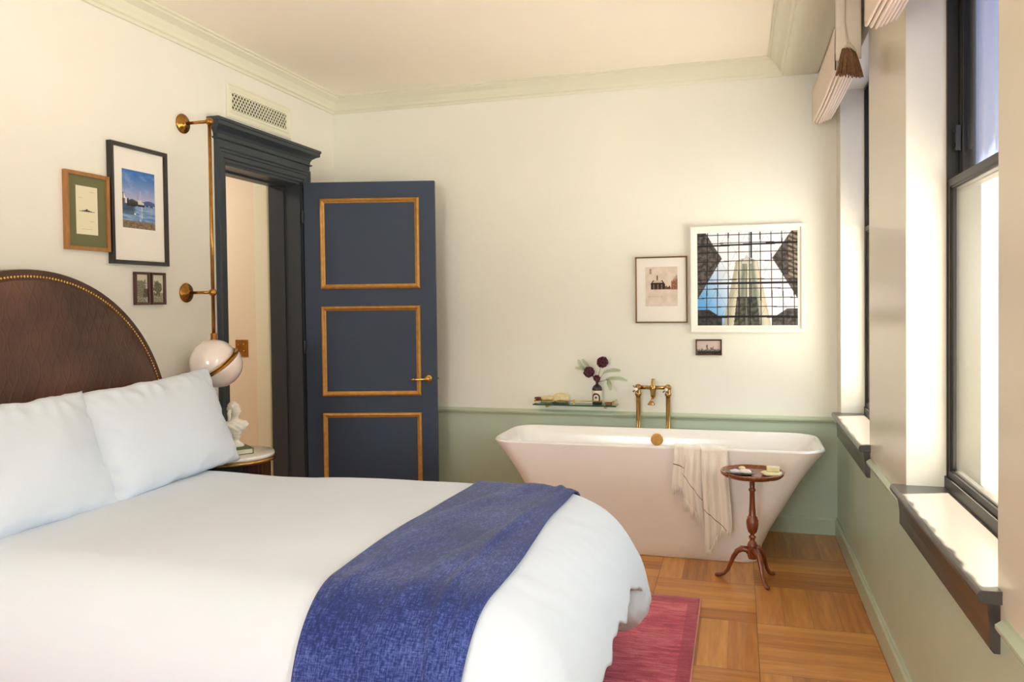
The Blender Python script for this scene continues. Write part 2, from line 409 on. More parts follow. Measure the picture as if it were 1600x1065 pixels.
# hall behind the door
HX = XL-WT; HY = 5.05
w = MB().box((-5.6, HY, 0), (HX, HY+.1, 2.9)).box((-5.7, 2.6, 0), (-5.6, HY+.1, 2.9)).box((-5.6, 2.5, 0), (HX, 2.6, 2.9))
struct(w.build('wall_hall', M['hall']))
struct(MB().box((-5.7, 2.5, -.1), (XL-.3, HY+.1, 0)).build('floor_hall', M['floor']))
struct(MB().box((-5.7, 2.5, 2.9), (HX, HY+.1, 3)).build('ceiling_hall', M['hall']))
struct(MB().box((-3.40, HY-.035, 0), (HX-.002, HY, 2.6)).box((-3.30, HY-.055, 0), (-3.275, HY-.035, 2.6)).build('trim_3', M['trimw'], bevel=.004))
area('hall_fill_light', (-4.3, 4.1, 2.8), (-4.3, 4.11, 0), (.5, .5), 28, (1, .92, .80))  # hidden light added to brighten the hall, no fitting modelled

# baseboards and chair rail
bp = [(0, 0), (.016, 0), (.016, .092), (.013, .098), (.009, .102), (.006, ZB), (0, ZB)]
struct(MB().extrude(bp, XL, XR, lambda p, q, t: (t, YF-p, q)).build('baseboard_far', M['saget']))
struct(MB().extrude(bp, YN, YF, lambda p, q, t: (XR-p, t, q)).build('baseboard_right', M['saget']))
b_ = MB().extrude(bp, YN, DY0-.11, lambda p, q, t: (XL+p, t, q)); b_.extrude(bp, DY1+.11, YF, lambda p, q, t: (XL+p, t, q))
struct(b_.build('baseboard_left', M['saget']))
rpf = [(0, -.022), (.008, -.022), (.012, -.012), (.02, -.008), (.024, 0), (.024, .008), (.016, .014), (.008, .02), (0, .022)]
rpf = [(p, q+ZR) for p, q in rpf]
struct(MB().extrude(rpf, XL, XR, lambda p, q, t: (t, YF-p, q)).build('trim_4', M['saget']))
b_ = MB()
for a, b in ((YF-.001, 5.18), (3.98, 3.24), (2.06, 1.33), (.15, YN)): b_.extrude(rpf, b, a, lambda p, q, t: (XR-p, t, q))
struct(b_.build('trim_5', M['saget']))
b_ = MB().extrude(rpf, YN, DY0-.11, lambda p, q, t: (XL+p, t, q)); b_.extrude(rpf, DY1+.11, YF, lambda p, q, t: (XL+p, t, q))
struct(b_.build('trim_6', M['saget']))

# ------------------------------------------------------------------ windows
def make_window(k, y0, y1, full=True):
    root = sempty('window_%d' % k, (XG, (y0+y1)/2, ZSILL))
    zc = (ZSILL+ZHEAD)/2; yc = (y0+y1)/2; Wd, Hh = y1-y0, ZHEAD-ZSILL
    fr = MB().ring(Wd, Hh, [(0, 0), (.018, 0), (.018, .11), (0, .11)], lambda a, b, d: (XG+d, yc+a, zc+b))
    fr.box((XG-.006, y0+.002, ZSILL), (XG+.05, y1-.002, ZSILL+.042)).build('window_frame', M['winframe'], root)
    zm = 1.90
    # lower sash (inner plane) and upper sash (outer plane)
    for nm, za, zb, xo, st, gm in (('lower_sash', ZSILL+.040, zm+.02, .003, .05, 'black'), ('upper_sash', zm-.02, ZHEAD-.016, .036, .05, 'black')):
        s = MB(); h = zb-za; w_ = Wd-.034; zz = (za+zb)/2
        s.ring(w_, h, [(0, 0), (.026, 0), (.029, .004), (.034, .005), (.036, .009), (.036, .030), (0, .032)], lambda a, b, d: (XG+xo+d, yc+a, zz+b))
        so = s.build(nm, M['blackframe'], root)
        g = MB().box((XG+xo+.011, yc-w_/2+.03, za+.03), (XG+xo+.015, yc+w_/2-.03, zb-.03))
        g.build('pane', M['glass'], so)
    MB().box((XG+.020, y1-.052, 2.02), (XG+.036, y1-.030, 2.11)).tube([(XG+.016, y1-.041, 2.04), (XG+.021, y1-.041, 2.04)], .004, 8).tube([(XG+.016, y1-.041, 2.09), (XG+.021, y1-.041, 2.09)], .004, 8).build('sash_catch', M['black'], root)
    # reveals lining
    MB().box((XR+.001, y1-.004, ZSILL), (XG, y1+.001, ZHEAD)).box((XR+.001, y0-.001, ZSILL), (XG, y0+.004, ZHEAD)).box((XR+.001, y0, ZHEAD-.004), (XG, y1, ZHEAD+.001)).build('reveal_lining', M['reveal'], root)
    # sill with nosing and apron
    so = [(XG, .80), (XR-.044, .80), (XR-.05, .797), (XR-.053, .788), (XR-.053, .780), (XR-.049, .772), (XR-.043, .768), (XG, .768)]
    MB().extrude(so, y0-.035, y1+.012, lambda p, q, t: (p, t, q)).build('window_sill', M['slate'], root, bevel=.002)
    ap = [(XR, .768), (XR-.03, .768), (XR-.027, .74), (XR-.022, .70), (XR-.022, .655), (XR-.014, .645), (XR, .645)]
    MB().extrude(ap, y0-.02, y1+.002, lambda p, q, t: (p, t, q)).build('apron', M['slate'], root)
    # outer sill
    MB().box((XG+.05, y0, .74), (XO+.05, y1, .78)).build('outer_sill', M['pier'], root)
    return root
for k, (a, b) in enumerate(WIN): make_window(k+1, a, b)
# sheer drawn behind the upper sashes
for k, (a, b) in enumerate(WIN[:2]):
    o = MB().grid(lambda u, v, a=a, b=b: (XG+.095+.004*math.sin(u*62)+.004*math.sin(u*23+1), a+.03+(b-a-.06)*u, 1.95+.79*v), 160, 2).build('sheer_curtain', M['sheer'], None)
    tag(o, ['pale blue sheer curtain behind the upper sash of the distant far window', 'pale blue sheer curtain behind the upper sash of the near window'][k], 'curtain', 'sheers at the windows')

# ------------------------------------------------------------------ door + casing
dr = sempty('door_1', (XL, DY1, 0))
c = MB()
cw = .085
leg = [(0, 0), (.0, .030), (.012, .034), (.020, .026), (.030, .026), (.036, .020), (.062, .020), (.070, .012), (cw, .012), (cw, 0)]   # (across outward->inward, proud)
nl_ = len(leg)
v_ = [(XL+q, DY0-cw+p, 0) for p, q in leg]+[(XL+q, DY0-cw+p, DZ+cw-p) for p, q in leg]+[(XL+q, DY1+cw-p, DZ+cw-p) for p, q in leg]+[(XL+q, DY1+cw-p, 0) for p, q in leg]
c.add(v_, [(k*nl_+i, k*nl_+(i+1) % nl_, (k+1)*nl_+(i+1) % nl_, (k+1)*nl_+i) for k in range(3) for i in range(nl_)])
c.build('casing', M['casing'], dr)
cap = [(0, DZ+cw), (.022, DZ+cw), (.022, DZ+.118), (.036, DZ+.124), (.036, DZ+.130), (.024, DZ+.134), (.026, DZ+.150), (.036, DZ+.168), (.056, DZ+.182), (.070, DZ+.188), (.076, DZ+.192), (.076, DZ+.212), (.082, DZ+.216), (.082, DZ+.232), (0, DZ+.236)]
def capsweep():
    mb = MB(); y0, y1 = DY0-cw, DY1+cw
    for (p, q) in cap: pass
    n = len(cap); v = []
    for e in (0, 1):
        for (p, q) in cap: v.append((XL+p, (y0-max(0, p-.022)) if e == 0 else (y1+max(0, p-.022)), q))
    # mitred returns
    v2 = [(XL, v[i][1], v[i][2]) for i in range(n)]+[(XL, v[n+i][1], v[n+i][2]) for i in range(n)]
    f = [(i, (i+1) % n, n+(i+1) % n, n+i) for i in range(n)]
    f += [(i, (i+1) % n, 2*n+(i+1) % n, 2*n+i) for i in range(n)]
    f += [(n+i, n+(i+1) % n, 3*n+(i+1) % n, 3*n+i) for i in range(n)]
    return mb.add(v+v2, f)
capsweep().build('cornice', M['casing'], dr)
j = MB()
for (a, b) in ((DY0-.001, DY0+.018), (DY1-.018, DY1+.001)): j.box((XL-WT-.01, a, 0), (XL+.002, b, DZ))
j.box((XL-WT-.01, DY0, DZ-.018), (XL+.002, DY1, DZ+.001))
j.box((XL-.16, DY1-.03, 0), (XL-.12, DY1-.018, DZ-.018)).box((XL-.16, DY0+.018, 0), (XL-.12, DY0+.03, DZ-.018)).box((XL-.16, DY0, DZ-.03), (XL-.12, DY1, DZ-.018))
j.build('jamb', M['casing'], dr)
# leaf: local frame, x along the leaf from hinge, z up, -y towards the camera
AN = math.radians(14.5); LW = .905; LH = 2.335
hinge = Vector((XL+.025, DY1-.008, 0))
LM = Matrix.Translation(hinge) @ Matrix.Rotation(AN, 4, 'Z')
def L(x, y, z): return LM @ Vector((x, y, z))
MB().add([L(x, y, z) for z in (.01, LH) for y in (0, .044) for x in (0, LW)], [(0, 2, 3, 1), (4, 5, 7, 6), (0, 1, 5, 4), (2, 6, 7, 3), (0, 4, 6, 2), (1, 3, 7, 5)]).build('leaf', M['door'], dr, bevel=.002)
px0, px1 = .112, .797
for (za, zb) in ((1.600, 2.222), (.860, 1.480), (.118, .742)):
    w_, h_ = px1-px0, zb-za; xc, zc_ = (px0+px1)/2, (za+zb)/2
    g = MB().ring(w_, h_, [(0, 0), (0, .008), (.006, .015), (.013, .019), (.020, .013), (.024, .007), (.031, .004), (.031, 0)], lambda a, b, d: L(xc+a, -d, zc_+b))
    g.build('panel_moulding', M['gilt'], dr)
hz = .975
def handle(side):
    s = -1 if side == 0 else 1; y0 = 0 if side == 0 else .044
    T = LM @ Matrix.Translation((LW-.058, y0, hz)) @ Matrix.Scale(s, 4, (0, 1, 0))
    h = MB(); P = lambda x, y, z: T @ Vector((x, y, z))
    h.lathe([(0, 0), (.027, 0), (.027, .004), (.024, .009), (.016, .010), (.012, .014), (.011, .040), (.014, .044), (.014, .056), (0, .060)], (0, 0, 0), 28, 'y', M4=T)
    h.tube([P(.004, .050, 0), P(-.03, .051, 0), P(-.075, .050, -.001), (P(-.112, .049, -.002))], [.0095, .008, .0065, .0085], 14)
    return h.build('door_handle', M['pbrass'], dr)
handle(0); handle(1)
MB().tube([L(LW, .022, hz), L(LW+.011, .022, hz)], .006, 10).build('latch', M['pbrass'], dr)
hg = MB()
for z in (.25, 1.2, 2.1): hg.tube([L(-.006, -.004, z-.045), L(-.006, -.004, z+.045)], .007, 12)
hg.build('hinge', M['casing'], dr)

# ------------------------------------------------------------------ cloth surface shared by duvet, sheet, throw
class Cloth:
    def __init__(s, x0, xi, y0, y1, z, ax, ay, dz): s.__dict__.update(locals())
    def prof(s, d, a):
        # a: horizontal reach of the rounded edge; returns (out, drop)
        b = a*1.15; Lq = PI/2*math.sqrt((a*a+b*b)/2)
        if d < Lq:
            t = d/Lq*PI/2; return a*math.sin(t), b*(1-math.cos(t))
        e = d-Lq; return a+e*.10, b+e*.995
    def at(s, px, py):
        cx_ = min(px, s.xi); cy_ = min(max(py, s.y0), s.y1)
        ox, oy = px-cx_, py-cy_; d = math.hypot(ox, oy)
        if d < 1e-6: nx = ny = 0; out = drop = 0
        else:
            nx, ny = ox/d, oy/d; a = s.ax*nx*nx+s.ay*ny*ny; out, drop = s.prof(d, a)
        puff = .016*fbm(px*1.3+3, py*1.3, s.z, 2)+.002*fbm(px*5, py*5+2, s.z, 2)
        hang = sstep(.15, .6, drop)
        k = .012*math.sin(px*9+py*11+2*fbm(px*2, py*2, 0, 2))*hang+.006*fbm(px*5, py*5, 4, 2)*hang
        return Vector((cx_+nx*(out+k), cy_+ny*(out+k), s.z-drop+puff*(1-hang)))
DU = Cloth(-2.70, -.74, 2.02, 3.16, .705, .375, .26, 0)
X0, LX, LY = -2.72, .58, .52
def duvet_uv(u, v):
    px = X0+(DU.xi+LX-X0)*u; py = DU.y0-LY+(DU.y1-DU.y0+2*LY)*v
    return px, py
def duvet_pt(u, v, off=0):
    px, py = duvet_uv(u, v)
    ex = max(0, px-DU.xi); hem = 1
    if ex > 0: # the foot hem climbs towards the middle of the bed
        mid = sstep(DU.y1+.05, DU.y1-.25, py)
        ex2 = ex*(1-.14*mid*(ex/LX)); px = DU.xi+ex2
        px += .012*math.sin(py*17)*(ex/LX)**2+.008*math.sin(py*41)*(ex/LX)**4
    p = DU.at(px, py); p.z += off; return p
bd = thing('bed', 'wide bed with arched brown leather headboard, foremost in the room', 'bed', (XL, 2.58, 0))
HB0, HBY, HBZ, HBR = XL+.005, 2.585, .842, .815
def arch(r, n=64, zb=.25):
    a = [(HBY+r, zb)]+[(HBY+r*math.cos(PI*i/n), HBZ+r*math.sin(PI*i/n)) for i in range(n+1)]+[(HBY-r, zb)]; return a
hb = MB(); A = arch(HBR); n_ = len(A); th = .075
hb.add([(HB0, y, z) for y, z in A]+[(HB0+th, y, z) for y, z in A], [(i, i+1, n_+i+1, n_+i) for i in range(n_-1)]+[tuple(range(n_)), tuple(range(2*n_-1, n_-1, -1))])
hbo = hb.build('headboard', M['leather2'], bd, bevel=.006)
A2 = arch(HBR-.045, 64); c2 = MB()
rows = []
for k_, (sc_, dx) in enumerate(((1, 0), (.992, .006), (.975, .012), (.93, .018), (.8, .023), (.5, .027), (.02, .028))):
    rows += [(HB0+th+dx, HBY+(y-HBY)*sc_, HBZ*.7+(z-HBZ*.7)*sc_) for y, z in A2]
n2 = len(A2)
c2.add(rows, [(k_*n2+i, k_*n2+(i+1) % n2, (k_+1)*n2+(i+1) % n2, (k_+1)*n2+i) for k_ in range(6) for i in range(n2)], True)
c2.build('leather_panel', M['leather'], hbo)
nl = MB(); 
for i in range(161):
    a = PI*i/160; r_n = HBR-.030
    nl.ball((HB0+th+.001, HBY+r_n*math.cos(a), HBZ+r_n*math.sin(a)), .0062, 8, (.6, 1, 1))
for i in range(12):
    for s_ in (-1, 1): nl.ball((HB0+th+.001, HBY+s_*(HBR-.03), HBZ-.016*(i+1)), .0062, 8, (.6, 1, 1))
nl.build('nailhead_trim', M['pbrass'], hbo)
MB().box((XL+.085, 1.80, .20), (-.72, 3.36, .36)).build('bed_base', M['skirt'], bd, bevel=.02)
MB().box((XL+.11, 1.83, .36), (-.70, 3.33, .62)).build('mattress', M['skirt'], bd, bevel=.05)
lg = [(-.80, 3.28), (-.80, 1.88), (-2.7, 3.28), (-2.7, 1.88)]
for (x, y) in lg: MB().lathe([(.022, 0), (.03, .2)], (x, y, 0), 16).build('leg', M['black'], bd)
# sheet hanging a little below the duvet
SH = Cloth(-2.70, -.80, 2.06, 3.12, .675, .26, .22, 0)
def sheet_pt(u, v):
    px = -2.70+(SH.xi+.74+2.70)*u; py = SH.y0-.46+(SH.y1-SH.y0+.92)*v
    return SH.at(px, py)
o = MB().grid(sheet_pt, 110, 90).build('bed_sheet', M['skirt'], None, solid=.004)
tag(o, 'cream under-sheet hanging out just below the white duvet hem at the foot', 'sheet')
def wr(u, v):
    p = duvet_pt(u, v)
    px, py = duvet_uv(u, v)
    # soft local creases near foot corner and foot end
    k = .0022*math.sin(px*26-py*19+4*fbm(px*3, py*3))*sstep(.0, .3, px-DU.xi+.1)
    p.z += k; p.x += .5*k; return p
dv = MB().grid(wr, 200, 200).build('duvet', M['linen'], None, solid=.02)
tag(dv, 'plump white cotton duvet spread over the whole bed', 'duvet')
# crumpled, turned-under far foot corner
def crump(d):
    return 1+.10*fbm(d.x*1.6+5, d.y*1.6, d.z*1.6, 2)+.018*math.sin(d.z*15-d.y*12+4*fbm(d.x*2, d.y*2, d.z*2, 2))
MB().ball((-.452, 3.125, .315), .128, 64, (.85, .95, 1.0), fn=crump).build('folded_corner', M['linen'], dv)
# blue throw
def throw_pt(u, v):
    py = DU.y1+.30-(DU.y1-DU.y0+.30+.56)*v
    xa = -1.10+.022*math.sin(v*7+.5)-.02*sstep(.4, 1, v); xb = -.662+.012*math.sin(v*9+2)+.02*math.sin(v*3.1)+.05*sstep(.75, 1, v)
    px = xa+(xb-xa)*u
    p = DU.at(px, py); r = .0175
    r += .007*max(0, math.sin(u*13+v*9+2*fbm(u*2, v*3)))*sstep(.05, .15, u)*sstep(1, .9, u)+.009*math.exp(-((u-.80-.05*math.sin(v*7))/.03)**2)
    q = DU.at(px, py+.01)-DU.at(px, py-.01); t = DU.at(px+.01, py)-DU.at(px-.01, py)
    n = t.cross(q).normalized()
    if n.z < -.2: n = -n
    return p+n*(r+.004)
o = MB().grid(throw_pt, 70, 200).build('bed_throw', M['denim'], None, solid=.005)
tag(o, 'indigo blue woven throw laid across the foot of the white duvet', 'throw')

# ------------------------------------------------------------------ pillows
def pillow(name, label, cy_, w_, h_, T, base, lean, mt, seed, yaw=0, roll=0, group=None):
    # base = (x, z) of the bottom edge; lean = backward tilt in radians
    def fn(side):
        def f(u, v):
            a, b = u*2-1, v*2-1
            e = (max(0, 1-abs(a)**3.2)*max(0, 1-abs(b)**3.2))**.55
            pin = 1-.055*(1-a*a)*(abs(b)**3)*1; pin2 = 1-.05*(1-b*b)*(abs(a)**3)
            n1 = fbm(a*1.4+seed, b*1.4, seed, 2)
            t = T*e*(1+.12*n1)
            edge = max(abs(a), abs(b))
            cr = .0055*math.sin((a*math.copysign(1, b)*13+b*9)+3*fbm(a*3, b*3, seed))*sstep(.55, .95, edge)*e**.3
            cr += (.0045*math.sin(a*34+5*fbm(a*2, b, seed+2))*sstep(.45, .9, b)+.0035*math.sin((a+b)*22+seed)*sstep(.6, 1, abs(a)))*e**.3
            X = a*w_/2*pin2+.006*fbm(b*4, seed, 1)*abs(a)**4; Z = b*h_/2*pin+.009*fbm(a*4, seed, 7)*abs(b)**4
            return (X, side*(t+cr)+.004*side*(1 if edge > .999 else 1)*0, Z)
        return f
    mb = MB()
    def place(f):
        def g(u, v):
            X, D, Z = f(u, v)
            p = Vector((D, X, Z+h_/2))
            p = Matrix.Rotation(-lean, 3, 'Y') @ p
            p = Matrix.Rotation(roll, 3, 'X') @ p
            p = Matrix.Rotation(yaw, 3, 'Z') @ p
            return (base[0]+p.x, cy_+p.y, base[1]+p.z)
        return g
    mb.grid(place(fn(1)), 60, 46); mb.grid(place(fn(-1)), 60, 46)
    o = mb.build(name, mt, None)
    return tag(o, label, 'pillow', 'pillows leaning on the headboard')
pillow('bed_pillow', 'plump white pillow leaning beside the globe lamp, on the far half of the bed', 2.99, .88, .50, .085, (-2.43, .698), .36, M['pillow'], 3.1, roll=.045)
pillow('bed_pillow', 'plump white pillow leaning in front on the near half, cut by the frame edge', 2.17, .88, .50, .085, (-2.42, .688), .36, M['pillow'], 8.7)
pillow('bed_pillow', 'pale pink pillow mostly hidden behind the front white pillow nearest the lamp', 2.94, .78, .45, .055, (-2.60, .69), .22, M['pinkcot'], 5.5, roll=.0)
pillow('bed_pillow', 'pale pink pillow mostly hidden behind the near front white pillow', 2.17, .80, .45, .055, (-2.60, .69), .22, M['pinkcot'], 11.5)

# ------------------------------------------------------------------ rug
rg = thing('area_rug', 'worn crimson red wool rug sticking out from beneath the bed foot', 'rug', (-.6, 3, 0))
def rugpt(u, v): return (-2.2+(2.2-.190)*u, .4+(3.985-.4)*v, .009+.0015*fbm(u*30, v*50))
MB().grid(rugpt, 90, 130).build('rug_pile', M['rug'], rg, solid=.006)
MB().box((-.192, .4, .003), (-.184, 3.99, .011)).box((-2.2, 3.984, .003), (-.184, 3.992, .011)).build('selvedge', M['rugedge'], rg)

# ------------------------------------------------------------------ nightstand, book, bust
NX, NY, NZ = -2.60, 3.63, .708
ns = thing('nightstand', 'round marble topped drum nightstand with brass rim beside the bed', 'nightstand', (NX, NY, 0))
MB().lathe([(0, NZ-.022), (.196, NZ-.022), (.203, NZ-.012), (.200, NZ-.003), (.196, NZ), (0, NZ)], (NX, NY, 0), 56).build('marble_top', M['marble'], ns)
MB().lathe([(.196, NZ-.042), (.206, NZ-.04), (.209, NZ-.031), (.206, NZ-.022), (.196, NZ-.020), (.19, NZ-.03), (.196, NZ-.042)], (NX, NY, 0), 56).build('brass_rim', M['antique'], ns)
def flute(a, r): return 1-.02*abs(math.sin(a*20)) if r > .15 else 1
MB().lathe([(0, 0), (.17, 0), (.18, .02), (.18, NZ-.05), (.19, NZ-.04), (0, NZ-.04)], (NX, NY, 0), 160, mod=flute).build('drum_body', M['drum'], ns)
bk = thing('hardback_book', 'green hardback book lying under the white bust', 'book', (NX, NY, NZ))
BM = Matrix.Translation((NX+.005, NY-.005, NZ)) @ Matrix.Rotation(math.radians(-38), 4, 'Z')
def bbox(a, b): 
    return [BM @ Vector((x, y, z)) for z in (a[2], b[2]) for y in (a[1], b[1]) for x in (a[0], b[0])]
BF = [(0, 2, 3, 1), (4, 5, 7, 6), (0, 1, 5, 4), (2, 6, 7, 3), (0, 4, 6, 2), (1, 3, 7, 5)]
mb = MB().add(bbox((-.095, -.065, .001), (.095, .065, .004)), BF).add(bbox((-.095, -.065, .027), (.095, .065, .030)), BF).add(bbox((-.095, .061, .001), (.095, .066, .030)), BF)
mb.build('book_cover', M['bookg'], bk)
MB().add(bbox((-.09, -.061, .004), (.09, .061, .027)), BF).build('page_block', M['paper'], bk)
BX, BY, BZ = NX-.010, NY+.012, NZ+.0305
bu = thing('bust', 'small white plaster bust of a woman standing on the green book', 'bust', (BX, BY, BZ))
MB().lathe([(0, 0), (.046, 0), (.046, .006), (.040, .012), (.034, .018), (.022, .028), (.019, .038), (.024, .046), (.030, .052), (.024, .058), (0, .060)], (BX, BY, BZ), 32).build('socle', M['plaster'], bu)
tq = Matrix.Rotation(math.radians(4), 3, 'Z'); tb_ = Matrix.Rotation(math.radians(-38), 3, 'Z')
def body(u, v):
    # closed loops up the torso, neck and head; faces +x after rotation by tq
    H = .052+.185*v
    keys = [(0, .016, .016, 0, 0), (.10, .034, .026, 0, 0), (.22, .060, .036, 0, 0), (.33, .073, .038, 0, .0), (.42, .066, .033, -.002, 0), (.47, .036, .026, -.003, 0), (.52, .020, .020, -.002, 0), (.58, .0165, .018, .002, 0), (.64, .0185, .022, .006, 0), (.72, .0225, .028, .006, 0), (.82, .0245, .030, .002, 0), (.92, .021, .026, -.002, 0), (.975, .012, .015, -.003, 0), (1, .001, .001, -.003, 0)]
    for i in range(len(keys)-1):
        if keys[i][0] <= v <= keys[i+1][0]:
            t = (v-keys[i][0])/(keys[i+1][0]-keys[i][0]); t = t*t*(3-2*t)
            w_, d_, x_ = (keys[i][q]*(1-t)+keys[i+1][q]*t for q in (1, 2, 3)); break
    a = 2*PI*u; ca, sa = math.cos(a), math.sin(a)
    x, y = x_+d_*ca, w_*sa
    front = max(0, ca)**3
    if v > .6:
        nose = math.exp(-((v-.735)/.028)**2)*math.exp(-(sa/.16)**2)*(ca > 0); x += .0085*nose
        brow = math.exp(-((v-.80)/.02)**2)*front; x += .002*brow
        eye = math.exp(-((v-.775)/.018)**2)*(math.exp(-((sa-.38)/.18)**2)+math.exp(-((sa+.38)/.18)**2))*(ca > 0); x -= .003*eye
        lip = math.exp(-((v-.683)/.01)**2)*math.exp(-(sa/.3)**2)*(ca > 0); x += .003*lip
        chin = math.exp(-((v-.652)/.014)**2)*math.exp(-(sa/.35)**2)*(ca > 0); x += .003*chin
    if .12 < v < .46:
        fold = math.sin(y*170+v*42)*.0018; x += fold*ca; 
        bust_ = math.exp(-((v-.27)/.07)**2)*(math.exp(-((sa-.42)/.25)**2)+math.exp(-((sa+.42)/.25)**2))*(ca > 0); x += .008*bust_
    p = Matrix.Rotation(math.radians(-38+42*sstep(.46, .62, v)), 3, 'Z') @ Vector((x, y, 0)); return (BX+p.x, BY+p.y, BZ+H)
MB().grid(body, 72, 110).build('figure', M['plaster'], bu)
def hairf(d): return 1+.06*math.sin(d.z*22+d.y*9)+.05*math.sin(d.y*20)
hp = tq @ Vector((-.010, 0, 0)); hq = tq @ Vector((-.030, 0, 0)); hs = tq @ Vector((-.012, -.026, 0))
hh = MB().ball((BX+hp.x, BY+hp.y, BZ+.212), .028, 40, (1, 1, 1), fn=hairf).ball((BX+hq.x, BY+hq.y, BZ+.200), .015, 30, fn=hairf)
hh.tube([(BX+hs.x, BY+hs.y, BZ+.20), (BX+hs.x*1.25, BY+hs.y*1.2, BZ+.18), (BX+hs.x*1.1, BY+hs.y*1.2, BZ+.155), (BX+hs.x*1.5, BY+hs.y*1.35, BZ+.138)], [.009, .010, .009, .004], 12)
hh.build('hair', M['plaster'], bu)

# ------------------------------------------------------------------ globe wall lamp
LXX, LYY = XL+.172, 3.637
lp = thing('wall_lamp', 'tall brass rod wall lamp with split opal globe beside the bed', 'wall lamp', (XL, LYY, 1.5))
for z in (2.487, 1.568):
    rs_ = MB().lathe([(0, 0), (.053, 0), (.054, .005), (.050, .011), (.036, .013), (.034, .018), (.018, .020), (.012, .026), (0, .03)], (XL, LYY, z), 40, 'x')
    rs_.build('rosette', M['brass'], lp)
    MB().tube([(XL+.02, LYY, z), (LXX, LYY, z)], .0085, 14).build('arm', M['brass'], lp)
    MB().ball((LXX, LYY, z), .021, 24).build('ball_joint', M['brass'], lp)
GZ, GR = 1.185, .126
MB().tube([(LXX, LYY, 2.50), (LXX, LYY, 1.335)], .0095, 16).build('rod', M['brass'], lp)
MB().lathe([(0, 1.30), (.018, 1.30), (.019, 1.315), (.0165, 1.318), (.0165, 1.345), (.011, 1.35), (0, 1.35)], (LXX, LYY, 0), 24).build('collar', M['brass'], lp)
# cutting plane: normal of the upper dome in camera-independent axes
nrm = Vector((-.30, -.47, .72)).normalized()
sl = Vector((.75, -.25, .0)); sl = (sl-nrm*sl.dot(nrm)).normalized()
q = nrm.to_track_quat('Z', 'Y').to_matrix().to_4x4()
gc = Vector((LXX, LYY, GZ))
prof = [(GR*math.cos(t*PI/2/14), GR*math.sin(t*PI/2/14)) for t in range(15)]; prof[-1] = (0, GR)
du = MB().lathe(prof, gc+nrm*.004, 56, M4=q.to_3x3()); du.build('upper_dome', M['opal'], lp)
MB().lathe([(0, 0), (GR+.0015, 0), (GR+.0015, .006), (0, .006)], gc-nrm*.002, 56, M4=q.to_3x3()).build('upper_ring', M['brass'], lp)
lc = gc-nrm*.010+sl*.030
MB().lathe([(r_q, -h_q) for r_q, h_q in prof], lc, 56, M4=q.to_3x3()).build('lower_dome', M['opal'], lp)
MB().lathe([(0, 0), (GR+.0015, 0), (GR+.0015, .006), (0, .006)], lc-nrm*.001, 56, M4=q.to_3x3()).build('lower_ring', M['brass'], lp)

# ------------------------------------------------------------------ light switch in the hall
sw = thing('light_switch', 'antique brass light switch plate on the hall wall seen through the doorway', 'light switch', (-3.545, HY, 1.18))
MB().box((-3.598, HY-.006, 1.114), (-3.492, HY, 1.240)).build('switch_plate', M['brass'], sw, bevel=.003)
for x in (-3.568, -3.522):
    for z in (1.155, 1.205): MB().tube([(x, HY-.004, z), (x, HY-.014, z-.002)], [.007, .005], 12).build('toggle', M['pbrass'], sw)

# ------------------------------------------------------------------ air vent
vy, vz, vw, vh = 4.365, 2.715, .69, .21
vt = thing('air_vent', 'white framed diamond lattice air vent above the door', 'vent', (XL, vy, vz))
PL = lambda a, b, d: (XL+d, vy+a, vz+b)
MB().ring(vw, vh, [(0, 0), (0, .010), (.012, .014), (.018, .010), (.030, .010), (.036, .014), (.052, .008), (.052, 0)], PL).build('vent_frame', M['trimw'], vt)
MB().box((XL, vy-vw/2+.05, vz-vh/2+.05), (XL+.0015, vy+vw/2-.05, vz+vh/2-.05)).build('backing', M['dark'], vt)
la = MB(); w2, h2 = vw/2-.052, vh/2-.052; pit = .030
def clip(p, q):
    # segment p-q in the (a,b) plane, clipped to the opening
    t0, t1 = 0, 1; d = (q[0]-p[0], q[1]-p[1])
    for k, lim in ((0, w2), (1, h2)):
        for s_ in (-1, 1):
            num = lim-s_*p[k]; den = s_*d[k]
            if abs(den) < 1e-9: continue
            t = num/den
            if den > 0: t1 = min(t1, t)
            else: t0 = max(t0, t)
    return None if t1 <= t0 else ((p[0]+d[0]*t0, p[1]+d[1]*t0), (p[0]+d[0]*t1, p[1]+d[1]*t1))
nn = int(2*(w2+h2)/pit)+2
for i in range(-nn, nn):
    for sg in (-1, 1):
        s_ = clip((i*pit-1*.8, -sg*1), (i*pit+1*.8, sg*1))
        if not s_: continue
        (a0, b0), (a1, b1) = s_; l_ = math.hypot(a1-a0, b1-b0)
        if l_ < .004: continue
        na, nb = -(b1-b0)/l_*.0032, (a1-a0)/l_*.0032
        v = []
        for (a, b) in ((a0+na, b0+nb), (a0-na, b0-nb), (a1-na, b1-nb), (a1+na, b1+nb)): v += [PL(a, b, .004+.0008*(sg > 0)), PL(a, b, .008+.0008*(sg > 0))]
        la.add(v, [(0, 2, 4, 6), (1, 7, 5, 3), (0, 1, 3, 2), (2, 3, 5, 4), (4, 5, 7, 6), (6, 7, 1, 0)])
la.build('lattice', M['trimw'], vt)

